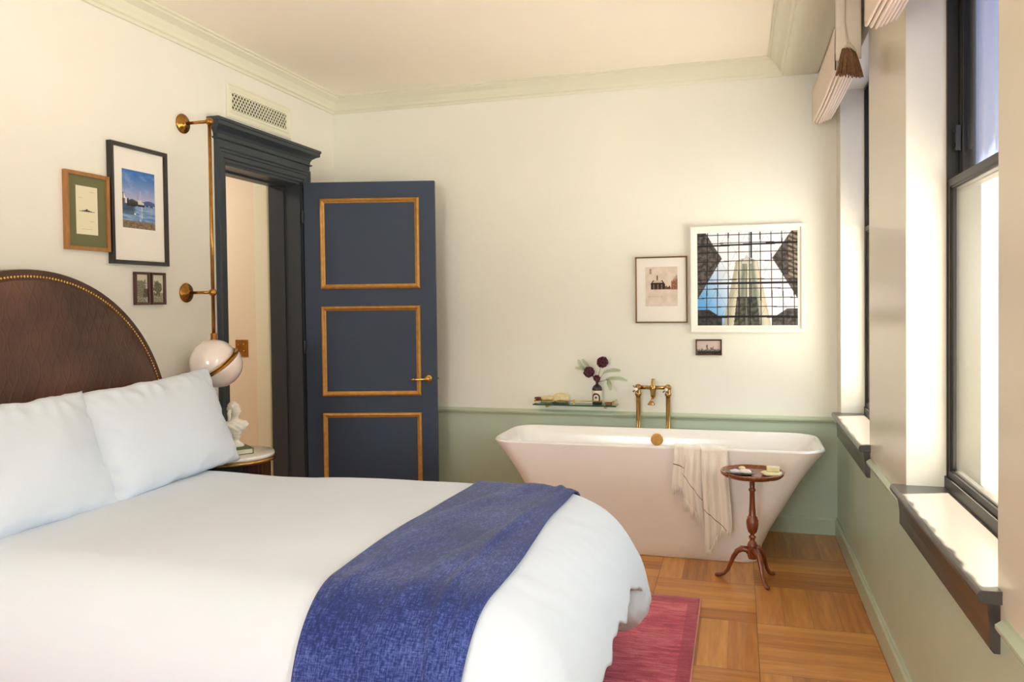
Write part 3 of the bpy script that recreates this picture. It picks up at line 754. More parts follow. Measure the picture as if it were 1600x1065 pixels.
# ------------------------------------------------------------------ pictures
def clampc(c): return tuple(max(0, min(255, x)) for x in c)
def mixc(a, b, t): t = max(0, min(1, t)); return tuple(a[i]*(1-t)+b[i]*t for i in range(3))
def pic(parent, place, w_, h_, d, fn, nx, ny, name='print'):
    mb = MB(); mb.grid(lambda u, v: place((u-.5)*w_, (v-.5)*h_, d), nx, ny, sm=False)
    mb.c = []
    for j_ in range(ny+1):
        for i in range(nx+1): mb.c.append(lin(clampc(fn(i/nx, j_/ny))))
    return mb.build(name, M['print'], parent, fix=False)
def picture(name, label, wall, c1, c2, w_, h_, fw, depth, fmat, pw, ph, po, fn, nx, ny, mt=None, group=None):
    # wall 'L': c1=y centre, c2=z centre ; wall 'F': c1=x centre
    if wall == 'L': pl = lambda a, b, d: (XL+d, c1+a, c2+b); loc = (XL, c1, c2)
    else: pl = lambda a, b, d: (c1+a, YF-d, c2+b); loc = (c1, YF, c2)
    t = thing(name, label, 'picture', loc, 'pictures on the left wall' if wall == 'L' else 'pictures on the far wall')
    MB().ring(w_, h_, [(0, .001), (0, depth), (fw*.25, depth+.001), (fw, depth-.002), (fw, .001)], pl).build('frame', fmat, t)
    if mt:
        mw, mh = w_-2*fw+.002, h_-2*fw+.002
        MB().ring(mw, mh, [(0, depth*.35), (0, depth*.5), ((mw-pw)/2, depth*.5), ((mw-pw)/2, depth*.35)], lambda a, b, d: pl(a, b+(po if abs(b) < ph*.0 else 0), d)) if False else None
        m_ = MB()
        x0, x1, z0, z1 = -pw/2+po[0], pw/2+po[0], -ph/2+po[1], ph/2+po[1]; X, Z = mw/2, mh/2
        v = [pl(a, b, depth*.5) for a, b in ((-X, -Z), (X, -Z), (X, Z), (-X, Z), (x0, z0), (x1, z0), (x1, z1), (x0, z1))]
        v += [pl(a, b, depth*.5-.002) for a, b in ((x0, z0), (x1, z0), (x1, z1), (x0, z1))]
        m_.add(v, [(0, 1, 5, 4), (1, 2, 6, 5), (2, 3, 7, 6), (3, 0, 4, 7), (4, 5, 9, 8), (5, 6, 10, 9), (6, 7, 11, 10), (7, 4, 8, 11)])
        m_.build('mat_board', mt, t)
        pic(t, lambda a, b, d: pl(a+po[0], b+po[1], d), pw, ph, depth*.5-.0018, fn, nx, ny)
    else:
        pic(t, pl, w_-2*fw+.002, h_-2*fw+.002, depth*.4, fn, nx, ny)
    return t
def harbour(u, v):
    n1 = fbm(u*3, v*6); n2 = fbm(u*14, v*20, 3)
    if v > .42:
        c = mixc((196, 186, 214), (62, 112, 184), (v-.42)/.5); c = mixc(c, (206, 206, 226), max(0, n1)*.5*sstep(.5, .7, v)*(1-sstep(.9, 1, v)))
        if v < .47+.035*max(0, math.sin((u-.62)*8)) and u > .6: c = (74, 96, 138)
        if u < .14 and v < .55+.04*math.sin(u*40) and .42 < v: c = mixc((230, 226, 220), (60, 60, 66), (v < .50 and u < .10)*.7)
        if abs(u-.03) < .012 and v < .60: c = (40, 44, 54)
        if abs(u-.55) < .006 and v < .66: c = (200, 200, 206)
        if abs(u-.47) < .005 and v < .60: c = (150, 130, 130)
        if abs(v-.56-.25*abs(u-.55)) < .004 and abs(u-.55) < .09: c = (190, 170, 166)
        if .46 < u < .66 and v < .46+(.04 if u < .58 else .0): c = (214, 208, 200)
    elif v > .13:
        c = mixc((88, 128, 178), (150, 172, 206), .5+.9*fbm(u*3, v*26)); 
        if u < .42: c = mixc(c, (44, 54, 60), .65*sstep(.44, .3, u)*sstep(.2, .3, v))
        if abs(u-.56) < .05 and v < .40: c = mixc(c, (226, 222, 216), .6*(.5+n2))
    else: c = mixc((108, 92, 76), (150, 130, 106), .5+n2)
    if .14 < u < .48:  # dark hull
        top = .505-.22*abs(u-.30)+.03*(u < .2); bot = .375+.20*max(0, u-.36)
        if bot < v < top: c = mixc((40, 42, 42), (78, 80, 72), (v-bot)/(top-bot))
    if .46 < u < .68 and .385 < v < .425: c = (44, 46, 54)
    if .7 < u < .99 and .405 < v < .425: c = mixc((50, 60, 76), (220, 220, 220), n2 > .2)
    if abs(u-.38) < .025 and .235 < v < .265: c = (236, 220, 190)
    return c
def drawing(u, v):
    c = (232, 224, 196)
    if abs(v-.475) < .006 and .16 < u < .86: c = (58, 54, 44)
    if .28 < u < .72 and .475 < v < .492+.022*max(0, 1-abs(u-.5)/.2)+.012*(abs(u-.5) < .04): c = (52, 48, 40)
    for (x0, x1, z) in ((.62, .88, .885), (.12, .32, .755), (.60, .84, .275), (.26, .72, .115)):
        if x0 < u < x1 and abs(v-z) < .007 and math.sin(u*160) > -.2: c = (168, 160, 136)
    return c
def sepia(seed, kind):
    def f(u, v):
        n = fbm(u*7+seed, v*9, seed); n2 = fbm(u*22+seed, v*24, seed)
        c = (212, 206, 186)
        if kind == 0:
            if v < .78+.06*n and v > .12 and abs(u-.5+.15*(v-.5)) < .40+.2*n: c = mixc((96, 92, 76), (160, 156, 136), .5+n2*1.2)
            if v < .5 and u > .6+.3*(v-.2): c = mixc((60, 56, 48), (120, 116, 98), .5+n2)
            if v < .2: c = mixc((206, 202, 186), (60, 58, 50), max(0, .5+n2*2)*(abs(u-.5) < .4))
        else:
            if v < .34: c = mixc((120, 114, 96), (180, 176, 156), .5+n2*1.4)
            if math.hypot((u-.5)/.36, (v-.52)/.26) < 1+.4*n: c = mixc((70, 66, 54), (136, 132, 112), .5+n2*1.3)
        return c
    return f
def pavilion(u, v):
    n = fbm(u*6, v*6, 2); n2 = fbm(u*30, v*30, 5)
    c = mixc((212, 196, 180), (222, 208, 194), .5+n)
    if .18 < u < .62 and .43 < v < .56: c = mixc((50, 30, 22), (150, 120, 100), (math.sin(u*52) > .55)*.8+.2*n2)
    if .16 < u < .62 and .56 <= v < .66 and abs(u-.39) < .24-.6*(v-.56)**.8: c = (46, 28, 20) if v < .60 or abs(u-.39) > .2-.6*(v-.56)**.8 else (196, 178, 160)
    if abs(u-.38) < .02 and .66 < v < .78: c = (90, 60, 44)
    if .62 < u < .80 and .43 < v < .50+.05*n2+.02*math.sin(u*60): c = (96, 60, 46)
    if u > .80 and .42 < v < .62+.22*(u-.8)/.2*abs(math.sin(u*70)): c = mixc((120, 64, 46), (170, 120, 96), .5+n2)
    if abs(u-.17) < .03*(1+n2) and .82 < v < .96: c = mixc(c, (120, 100, 84), .6)
    if abs(v-.24-.02*u) < .004 and .08 < u < .55: c = (176, 158, 142)
    return c
def skylight(u, v):
    sky = mixc((90, 160, 222), (238, 238, 246), sstep(.0, .55, u*.9+v*.45-.06)); sky = mixc(sky, (196, 208, 226), .5*max(0, fbm(u*4, v*4, 9)))
    c = sky; n = fbm(u*26, v*26, 4)
    # tapering tower with vertical ribs
    yt = .72-.0*(u); hw = .115+.19*(1-v/.74)**.8*.62 if v < .72 else 0
    arc_ = .66+.06*math.sqrt(max(0, 1-((u-.5)/.12)**2))
    if v < arc_ and abs(u-.5) < (.115+.125*(.66-v)/.66 if v < .66 else .12):
        t = (u-.5)/(.115+.125*max(0, .66-v)/.66); c = mixc((122, 130, 118), (206, 202, 186), .5+.5*math.sin(t*9+.6)); c = mixc(c, (226, 206, 176), .5*sstep(.5, 1, abs(t)))
        if abs(t) < .55 and v < .30: c = mixc((50, 50, 46), (96, 96, 86), .5+n)
        if abs(t+.02) < .04: c = (104, 108, 100)
    if abs(u-.5) < .05 and .66 < v < .76 - abs(u-.5)*1.6: c = (196, 196, 190)
    # dark coffered corners
    dk = mixc((56, 50, 48), (98, 92, 90), .5+n*1.2)
    tl = max(u/.26+(1-v)*0, 0)
    if (u < .25 and v > .72 and u-.09 < (1-v)*.55+.0) or (u < .25 and .28 < v <= .72 and u < .25-(.72-v)*.57): c = dk
    if u < .25 and v > .72 and u < .08+(1-v)*.62: c = dk
    ur = 1-u
    if (ur < .25 and v > .72 and ur < .06+(1-v)*.66) or (ur < .25 and .28 < v <= .72 and ur < .25-(.72-v)*.57): c = mixc(dk, (206, 176, 146), .55*(ur < .09 and v > .5 and math.sin(v*120+u*60) > 0))
    if v < .17 and u < .25 and v < .17-max(0, u-.12)*.7: c = mixc(dk, (20, 20, 20), .4)
    if v < .18 and ur < .25 and v < .18-max(0, ur-.1)*.7: c = dk
    # glazing bars
    for i in range(1, 10):
        if abs(u-i*.108+.01+.02*(v-.5)*(i-4.5)/4.5) < .0048: c = mixc(c, (30, 28, 30), .9)
    for i in range(1, 10):
        if abs(v-i*.098-.006*math.cos((u-.5)*3)) < .0048: c = mixc(c, (30, 28, 30), .9)
    for z, t in ((.868+.02*(u-.5), .010), (.455, .010), (.095-.03*(u-.5)**2, .012), (.975, .005)):
        if abs(v-z) < t: c = (24, 22, 24)
    if abs(u-.545) < .008 and v > .72: c = (24, 22, 24)
    if abs(u-.545) < .005 and .25 < v < .45: c = (24, 22, 24)
    if abs(math.sin((u+v*.5)*16)) < .03 or abs(math.sin((u-v*.5)*16)) < .03: c = mixc(c, (60, 60, 64), .35)
    return c
def skyline(u, v):
    n = fbm(u*24, 0, 3); h = .28+.28*abs(n)+(.42 if abs(u-.43) < .03 else 0)*(1-v*.2)+.18*(.56 < u < .70)
    c = (206, 188, 180)
    if v < h: c = mixc((36, 30, 30), (200, 186, 180), max(0, .35+1.6*fbm(u*30, v*20, 8)))
    if v < .22: c = mixc((24, 20, 20), (80, 70, 68), .5+fbm(u*12, v*12))
    return c
picture('framed_drawing', 'ship drawing in olive mat and honey oak frame above the headboard', 'L', 2.958, 1.937, .254, .357, .017, .024, M['oak'], .128, .222, (.0, .006), drawing, 60, 90, M['matg'])
picture('framed_photograph', 'tall black framed colour harbour photograph with white mat on left wall', 'L', 3.286, 2.0, .388, .590, .020, .028, M['black'], .225, .288, (.0, .030), harbour, 150, 190, M['matw'])
picture('framed_photograph', 'tiny dark framed sepia photograph of a shaggy tree, left of the tiny pair', 'L', 3.298, 1.588, .104, .165, .012, .018, M['rust'], .07, .135, (0, 0), sepia(3, 0), 50, 80)
picture('framed_photograph', 'tiny dark framed sepia photograph of a round tree, right of the tiny pair', 'L', 3.411, 1.588, .104, .165, .012, .018, M['rust'], .07, .135, (0, 0), sepia(6, 1), 50, 80)
picture('framed_print', 'bronze framed sepia pavilion print with white mat on the far wall', 'F', -.491, 1.565, .341, .441, .009, .020, M['bronze'], .212, .262, (0, .022), pavilion, 110, 130, M['matw'])
picture('framed_photograph', 'large white framed photograph of a tower seen up through a glass grid roof', 'F', .054, 1.628, .706, .690, .022, .032, M['whitew'], .620, .602, (0, .0), skylight, 230, 220, M['whitew'])
picture('framed_photograph', 'tiny dark framed black and white skyline photograph below the large white frame', 'F', -.187, 1.184, .167, .104, .009, .016, M['rust'], .15, .09, (0, 0), skyline, 90, 56)

# ------------------------------------------------------------------ bathtub
TX, TY = -.50, 4.865
def rrect(hx, hy, r, n=10):
    pts = []
    for (sx_, sy_, a0) in ((1, -1, -PI/2), (1, 1, 0), (-1, 1, PI/2), (-1, -1, PI)):
        for i in range(n+1):
            a = a0+PI/2*i/n; pts.append((sx_*(hx-r)+r*math.cos(a), sy_*(hy-r)+r*math.sin(a)))
    # insert straight subdivisions happen through smooth shading only
    return pts
tb = thing('bathtub', 'freestanding flared blush white bathtub at the far wall', 'bathtub', (TX, TY, 0))
out = [(0, .615, .245, .11), (.006, .622, .25, .115), (.08, .625, .253, .12), (.18, .67, .26, .125), (.31, .745, .275, .13), (.42, .805, .289, .135), (.52, .868, .303, .14), (.60, .925, .314, .145), (.635, .955, .320, .148), (.648, .965, .322, .15)]
inn = [(.657, .962, .320, .15), (.660, .952, .312, .145), (.656, .940, .302, .14), (.60, .915, .290, .135), (.45, .83, .272, .13), (.30, .74, .255, .125), (.18, .64, .225, .12), (.12, .54, .18, .11), (.105, .4, .12, .08)]
def shell(levels, cap, mi):
    mb = MB(); v = []; n = None
    for (z, hx, hy, r) in levels:
        pr = rrect(hx, hy, r, 12); n = len(pr); v += [(TX+x, TY+y, z) for x, y in pr]
    k = len(levels); f = [(i*n+j_, i*n+(j_+1) % n, (i+1)*n+(j_+1) % n, (i+1)*n+j_) for i in range(k-1) for j_ in range(n)]
    f.append(tuple(range(n-1, -1, -1)) if cap == 'b' else tuple((k-1)*n+j_ for j_ in range(n)))
    return mb.add(v, f, True)
shell(out, 'b', 0).build('outer_shell', M['tubout'], tb)
shell([out[-1]]+inn, 't', 0).build('basin', M['white'], tb)
MB().lathe([(0, .02), (.039, .02), (.039, -.004), (.036, -.007), (.004, -.007), (0, -.009)], (TX-.012, TY+.279, .592), 48, 'y', sm=False).build('overflow_cover', M['gilt'], tb)

# floor standing tub filler
FX0, FX1, FY, FZ = -.641, -.446, 5.235, .918
fa = thing('tub_filler', 'antique brass floor standing bath mixer tap behind the tub', 'tap', ((FX0+FX1)/2, FY, 0))
for x in (FX0, FX1):
    MB().tube([(x, FY, .0), (x, FY, FZ-.03)], .0155, 20).lathe([(.035, 0), (.035, .006), (.02, .012), (.016, .02)], (x, FY, 0), 24).build('riser_pipe', M['antique'], fa)
    MB().lathe([(.016, FZ-.055), (.021, FZ-.050), (.021, FZ-.034), (.017, FZ-.030), (.019, FZ-.018), (.016, FZ-.005)], (x, FY, 0), 24).ball((x, FY, FZ+.002), .0225, 24).build('elbow_valve', M['antique'], fa)
mx_ = (FX0+FX1)/2
MB().tube([(FX0+.01, FY, FZ+.002), (FX1-.01, FY, FZ+.002)], .0125, 18).build('mixer_bar', M['antique'], fa)
MB().lathe([(0, FZ+.062), (.010, FZ+.060), (.0095, FZ+.048), (.012, FZ+.044), (.013, FZ+.020), (.021, FZ+.008), (.022, FZ-.008), (.018, FZ-.025), (.0165, FZ-.055), (.0125, FZ-.060), (.011, FZ-.066), (0, FZ-.067)], (mx_, FY-.004, 0), 26).build('mixer_body', M['antique'], fa)
MB().tube([(mx_, FY-.005, FZ-.045), (mx_, FY-.03, FZ-.068), (mx_-.004, FY-.055, FZ-.082)], [.010, .009, .009], 14).lathe([(0, -.078), (.009, -.078), (.012, -.083), (.024, -.100), (.024, -.105), (0, -.105)], (mx_-.006, FY-.060, FZ), 26).build('spout', M['antique'], fa)
for x in (FX0, FX1):
    hx = MB().tube([(x-.014, FY-.015, FZ-.003), (x-.008, FY-.05, FZ-.005)], .008, 12)
    for a in (.7, .7+PI/2, .7+PI, .7+1.5*PI):
        hx.tube([(x-.008, FY-.045, FZ-.005), (x-.008+.024*math.cos(a), FY-.045, FZ-.005+.024*math.sin(a))], [.0045, .0038], 10)
        hx.ball((x-.008+.025*math.cos(a), FY-.045, FZ-.005+.025*math.sin(a)), .0055, 12)
    ho = hx.build('cross_handle', M['antique'], fa)
    MB().lathe([(0, -.062), (.009, -.061), (.0115, -.056), (.0115, -.050), (0, -.048)], (x-.008, FY, FZ-.005), 22, 'y').build('porcelain_button', M['white'], ho)

# ------------------------------------------------------------------ towel on the rim
tw = thing('bath_towel', 'cream fringed towel with brown stripes draped over the tub rim', 'towel', (-.2, 4.54, .65))
def tubfront(z):  # y of outer front face
    lv = out
    for i in range(len(lv)-1):
        if lv[i][0] <= z <= lv[i+1][0]:
            t = (z-lv[i][0])/(lv[i+1][0]-lv[i][0]); return TY-(lv[i][2]*(1-t)+lv[i+1][2]*t)
    return TY-lv[-1][2]
def towel_panel(x0, x1, hem, off, seed, topw=None, sh=0.0):
    # v=0 inside the basin, v=1 hem; over the rim at v~.12
    def f(u, v):
        hz_ = hem(u)
        X = x0+(x1-x0)*u
        fold = .016*math.sin(u*(x1-x0)*62+seed)+.006*math.sin(u*(x1-x0)*125+seed*2)
        if v < .10:
            t = v/.10; y = TY-.322+.030+.0 ; z = .60+(.664-.60)*t; p = (X, y+.0-off*.4, z)
            return p
        if v < .16:
            t = (v-.10)/.06; a = PI*t; yc = TY-.322+.010; return (X, yc+.020*math.cos(a)-off*.6*t, .664+.012*math.sin(a)+fold*.2)
        t = (v-.16)/.84; z = .664+(hz_-.664)*t
        y = TY-.322-.012-off-abs(fold)*sstep(0, .25, t)-.006*t
        X2 = X+sh*t+.006*math.sin(t*5+seed)*t
        return (X2, y-.004, z)
    return f
H1 = lambda u: .455-.02*u
H2 = lambda u: .385-.11*u
H3 = lambda u: .20-(.10*math.exp(-((u-.15)/.25)**2))+.02*u
P1 = towel_panel(-.352, -.290, H1, .004, 1.0, sh=-.012)
P2 = towel_panel(-.305, -.198, H2, .014, 2.3, sh=.0)
P3 = towel_panel(-.205, -.062, H3, .026, 4.0, sh=.018)
tm = MB()
for P in (P1, P2, P3): tm.grid(P, 34, 60)
tm.build('towel_cloth', M['towel'], tw, solid=.003)
sp_ = MB()
def stripe(P, u0, v0, u1, v1, wd=.010):
    def g(a, b):
        u = u0+(u1-u0)*a; v = v0+(v1-v0)*a+wd*b; x, y, z = P(u, min(v, 1)); return (x, y-.0026, z)
    sp_.grid(g, 30, 1)
def zstripe(P, hem, za, zb):
    def g(a, b):
        z = za+(zb-za)*a-.005*b; v = .16+.84*(.664-z)/(.664-hem(a)); x, y, zz = P(a, min(v, 1)); return (x, y-.0035, zz)
    sp_.grid(g, 40, 1)
zstripe(P1, H1, .575, .552); zstripe(P2, H2, .520, .375); zstripe(P3, H3, .330, .195)
sp_.build('stripe', M['stripe'], tw)
for P, n, ln in ((P1, 9, .05), (P2, 16, .055), (P3, 20, .035)):
    fg = MB()
    for i in range(n):
        u = (i+.5)/n; x, y, z = P(u, 1.0); k = ln*(.7+.6*random.random()); dx = random.uniform(-.008, .004)
        fg.tube([(x, y, z+.004), (x+dx*.4, y-.004, z-k*.4), (x+dx+.003*math.sin(i), y-.002, z-k*.75), (x+dx*1.3, y-.002, z-k)], [.0026, .0038, .003, .002], 6)
    fg.build('fringe', M['towel'], tw)

# ------------------------------------------------------------------ tripod table
QX, QY = .066, 4.335
tt = thing('tripod_table', 'small polished mahogany tripod table in front of the bathtub', 'side table', (QX, QY, 0))
def scal(a, r): return 1-(.055*(1-abs(math.sin(a*4+.4))**.5) if r > .13 else 0)
MB().lathe([(0, .562), (.05, .560), (.135, .558), (.150, .562), (.163, .574), (.166, .584), (.163, .588), (.157, .588), (.150, .576), (.140, .573), (0, .573)], (QX, QY, 0), 128, mod=scal).build('tray_top', M['walnut'], tt)
pr_ = [(0, .12), (.022, .12), (.026, .135), (.027, .165), (.024, .180), (.026, .186), (.027, .194), (.022, .200), (.022, .206), (.015, .212), (.012, .224), (.019, .232), (.019, .238), (.011, .244), (.011, .250), (.022, .262), (.029, .285), (.031, .305), (.031, .326), (.026, .332), (.027, .340), (.021, .346), (.0185, .352), (.015, .40), (.0135, .45), (.0135, .476), (.017, .480), (.019, .486), (.017, .492), (.0135, .496), (.0145, .535), (.020, .545), (.032, .552), (.032, .560), (0, .560)]
def gad(a, r): return 1-(.05*abs(math.sin(a*9)) if .0285 < r < .0315 else 0)
MB().lathe(pr_, (QX, QY, 0), 72, mod=gad).build('column', M['walnut'], tt)
for (fx, fy) in ((-.120, 4.362), (.140, 4.212), (.176, 4.452)):
    d = Vector((fx-QX, fy-QY, 0)); Lr = d.length; d.normalize()
    pts = [(.012, .150, .020), (.030, .166, .021), (.055, .166, .019), (.080, .150, .0165), (.100, .118, .0145), (.115, .080, .0125), (.130, .046, .0115), (.150, .022, .0115), (.172, .012, .0125), (.190, .010, .012), (.198, .009, .007)]
    s_ = Lr/.19
    MB().tube([(QX+d.x*a*s_, QY+d.y*a*s_, z) for a, z, r in pts], [r for *_, r in pts], 16, flat=.85).build('leg', M['walnut'], tt)
sd = thing('soap_dish', 'oval dark dish of soap on the left of the little table', 'dish', (QX-.055, QY-.02, .5735))
MB().lathe([(0, .0), (.05, .0), (.072, .006), (.080, .011), (.079, .013), (.068, .009), (.045, .004), (0, .004)], (QX-.058, QY-.03, .5735), 44, M4=Matrix.Diagonal((1, .75, 1))).build('dish_body', M['dish'], sd)
def lump(s_, k=.1): return lambda d: 1+k*fbm(d.x*2+s_, d.y*2, d.z*2)
def soapthing(label, c, r, sc, mt, s_, cat='soap', nm='soap_bar', k=.15, fz=None):
    o = MB().ball(c, r, 28, sc, fn=lump(s_, k)).build(nm, mt, None); return tag(o, label, cat)
soapthing('lilac shaved soap lump at the left in the dark dish', (QX-.085, QY-.035, .5885), .030, (1, .8, .36), M['soapl'], 1)
soapthing('pinkish white soap lump at the right in the dark dish', (QX-.038, QY-.03, .5890), .034, (1, .8, .36), M['pinkcot'], 2)
soapthing('small cream soap curl on top of the soap in the dark dish', (QX-.052, QY-.02, .6050), .018, (1, .9, .45), M['soap'], 3)
soapthing('tiny cream soap pebble at the left rim of the little table', (QX-.143, QY-.02, .5775), .010, (1.3, 1, .5), M['soap'], 4, k=.05)
o = MB().lathe([(0, 0), (.040, 0), (.052, .006), (.053, .012), (.045, .017), (0, .018)], (QX+.098, QY-.02, .5742), 36, mod=lambda a, r: 1+.07*math.sin(a*5)+.04*math.sin(a*11)).build('soap_cake', M['soap'], None, bevel=.001)
tag(o, 'flat cream scalloped soap cake lying beneath the soap block', 'soap')
o = MB().box((QX+.072, QY-.03, .5915), (QX+.138, QY+.012, .6165)).build('soap_block', M['soap'], None, bevel=.005); tag(o, 'square cream soap block stacked on the flat soap cake', 'soap')

# ------------------------------------------------------------------ glass shelf on the far wall and what stands on it
SX0, SX1, SZ, SY = -1.352, -.785, .798, YF-.125
sh = thing('glass_shelf', 'green glass wall shelf with gold rail left of the tap', 'shelf', ((SX0+SX1)/2, YF, SZ))
MB().box((SX0, SY, SZ-.008), (SX1, YF-.002, SZ)).build('glass_plate', M['gshelf'], sh, bevel=.001)
M['gedge'] = mat('green_glass_edge', (44, 78, 58), .1)
MB().box((SX0, SY-.0015, SZ-.008), (SX1, SY, SZ)).box((SX0-.0015, SY, SZ-.008), (SX0, YF-.002, SZ)).box((SX1, SY, SZ-.008), (SX1+.0015, YF-.002, SZ)).build('polished_edge', M['gedge'], sh)
MB().tube([(SX0+.012, YF-.002, SZ+.026), (SX0+.012, SY+.012, SZ+.026), (SX1-.012, SY+.012, SZ+.026), (SX1-.012, YF-.002, SZ+.026)], .0032, 10).build('rail', M['pbrass'], sh)
for x in (SX0+.012, (SX0+SX1)/2+.0, SX1-.012):
    MB().lathe([(0, -.0), (.006, 0), (.006, .004), (.0036, .006), (.0036, .022), (.0062, .026), (.0062, .030), (.004, .035), (0, .036)], (x, SY+.012, SZ), 16).build('rail_post', M['pbrass'], sh)
for x in (SX0+.08, SX1-.08): MB().box((x-.008, YF-.06, SZ-.030), (x+.008, YF, SZ-.0085)).build('bracket', M['pbrass'], sh, bevel=.003)
yb = YF-.066
o = MB().lathe([(0, 0), (.042, 0), (.060, .004), (.062, .007), (.040, .004), (0, .003)], (-1.170, yb, SZ+.0004), 40).build('saucer', M['dish'], None); tag(o, 'small dark saucer under the round loofah on the glass shelf', 'saucer')
def loof(d): return 1+.06*fbm(d.x*3, d.y*3, d.z*3)+.03*math.sin(math.atan2(d.y, d.x)*9)
o = MB().ball((-1.170, yb, SZ+.038), .056, 48, (1, .88, .60), fn=loof).build('loofah', M['loofah'], None); tag(o, 'round tan loofah sponge on the saucer', 'loofah')
lf = MB().lathe([(0, -.048), (.016, -.048), (.023, -.038), (.025, 0), (.023, .038), (.016, .048), (0, .048)], (-1.262, yb+.012, SZ+.0255), 30, 'x', mod=lambda a, r: 1+.06*math.sin(a*7)).build('loofah', M['loofah'], None)
tag(lf, 'pale rolled loofah lying between the brush and the round loofah', 'loofah')
br = thing('bath_brush', 'short bristled wooden bath brush at the left end of the glass shelf', 'brush', (-1.325, yb-.03, SZ))
MB().ball((-1.328, yb-.028, SZ+.012), .024, 26, (1, .8, .5)).build('brush_back', M['cream'], br)
MB().lathe([(0, .022), (.019, .022), (.022, .040), (.018, .044), (0, .045)], (-1.326, yb-.028, SZ), 26, mod=lambda a, r: 1+.05*math.sin(a*11)).build('bristles', M['bristle'], br)
VX, VY = -.918, yb
vs = thing('bottle_vase', 'small dark and cream bottle vase with an eye motif on the glass shelf', 'vase', (VX, VY, SZ))
vp = [(0, .0005), (.031, .0005), (.034, .004), (.034, .028)]
MB().lathe(vp, (VX, VY, SZ), 40).build('base_glaze', M['ink'], vs)
MB().lathe([(.034, .096), (.034, .104), (.031, .116), (.022, .128), (.013, .134), (.010, .138), (.0095, .150), (.012, .154), (.011, .156), (.007, .154)], (VX, VY, SZ), 40).build('neck_glaze', M['ink'], vs)
MB().lathe([(.034, .028), (.0345, .03), (.0345, .094), (.034, .096)], (VX, VY, SZ), 40).build('cream_band', M['cream'], vs)
ey = MB()
def decal(a0, z0, ro, ri, arc0, arc1, n=40):
    def f(u, v):
        a = arc0+(arc1-arc0)*u; r = ri+(ro-ri)*v
        s_ = r*math.cos(a); z = z0+r*math.sin(a); th = a0+s_/.0352
        return (VX+.0352*math.cos(th), VY+.0352*math.sin(th), SZ+z)
    ey.grid(f, n, 3)
a0 = math.radians(-95)
decal(a0, .050, .030, .019, 0, PI); decal(a0, .050, .0075, .0, 0, 2*PI)
def leg_(sgn):
    def f(u, v):
        s_ = sgn*(.019+.011*u); z = .028+.022*v; th = a0+s_/.0352; return (VX+.0352*math.cos(th), VY+.0352*math.sin(th), SZ+z)
    ey.grid(f, 3, 2)
leg_(1); leg_(-1); ey.build('eye_motif', M['ink'], vs)
def flower(label, base_, top, r, s_):
    t = thing('scabiosa_flower', label, 'flower', base_, 'flowers in the small vase')
    b_, p = Vector(base_), Vector(top); mid = (b_+p)/2+Vector((.0, -.004, .012))
    MB().tube([b_, mid, p], [.0016, .0015, .0015], 8).build('stem', M['stem'], t)
    mb = MB(); rnd = random.Random(s_)
    mb.ball(p, r*.62, 16)
    for i in range(110):
        z = 1-2*(i+.5)/110; a = i*2.39996; rr_ = math.sqrt(1-z*z); d = Vector((rr_*math.cos(a), rr_*math.sin(a), z))
        tdir = d.cross(Vector((rnd.random()-.5, rnd.random()-.5, rnd.random()-.5))).normalized(); u_ = d.cross(tdir)
        c0 = p+d*r*.45; q_ = r*rnd.uniform(.30, .42); e = p+d*r*rnd.uniform(.85, 1.08)
        mb.add([c0, c0+tdir*q_*.5+d*r*.25, e+tdir*q_*.6, e+u_*q_*.18+d*r*.05, e-tdir*q_*.6, c0-tdir*q_*.5+d*r*.25], [(0, 1, 2, 3), (0, 3, 4, 5)], True)
    mb.build('flower_head', M['petal'], t); return t
nk = (VX, VY, SZ+.15)
flower('larger dark burgundy scabiosa at the left of the small vase', nk, (-.994+.023, VY-.01, 1.018), .037, 1)
flower('topmost dark burgundy scabiosa above the small vase', nk, (-.880, VY, 1.083), .038, 2)
flower('smallest burgundy scabiosa bud low over the vase neck', nk, (-.917, VY-.015, .975), .024, 3)
def fern(label, pts, seed, ll=.026):
    t = thing('fern_frond', label, 'foliage', nk, 'fern fronds in the small vase')
    P = [Vector(nk)]+[Vector((x, VY+dy, z)) for x, dy, z in pts]
    # smooth the path
    S = []
    for i in range(len(P)-1):
        a, b, c_, d_ = P[max(0, i-1)], P[i], P[i+1], P[min(len(P)-1, i+2)]
        for k in range(10):
            s = k/10; S.append(.5*((2*b)+(c_-a)*s+(2*a-5*b+4*c_-d_)*s*s+(3*b-a-3*c_+d_)*s**3))
    S.append(P[-1])
    MB().tube(S, [.0014*(1-.5*i/len(S)) for i in range(len(S))], 6).build('stem', M['stem'], t)
    mb = MB(); n = len(S); i0 = int(n*.42)
    for i in range(i0, n-1, 1):
        tg = (S[min(i+1, n-1)]-S[i-1]).normalized(); side = tg.cross(Vector((0, -1, 0))).normalized(); nrm_ = side.cross(tg)
        f_ = (i-i0)/(n-i0); l_ = ll*math.sin(PI*min(1, .18+.82*f_))**.7*.55+.003
        for sg in (-1, 1):
            for h in (0,):
                b_ = S[i]+(S[i+1]-S[i])*h; e = b_+side*sg*l_+tg*l_*.55+nrm_*.002; w_ = tg*l_*.10
                mb.add([b_-w_*.6, (b_+e)/2-w_*1.1, e, (b_+e)/2+w_*1.1, b_+w_*.6], [(0, 1, 2, 3, 4)])
    mb.build('leaflets', M['fern'], t); return t
fern('fern frond rising steeply to the upper left of the vase', [(-.96, -.01, 1.0), (-1.02, -.01, 1.055), (-1.045, 0, 1.098)], 1)
fern('fern frond reaching low to the far left behind the flowers', [(-.955, .01, .99), (-1.00, .01, 1.035), (-1.066, .0, 1.042)], 2)
fern('short fern frond upright between the left fronds and burgundy flower', [(-.95, .01, 1.0), (-.985, .01, 1.06), (-1.022, .01, 1.102)], 3, .025)
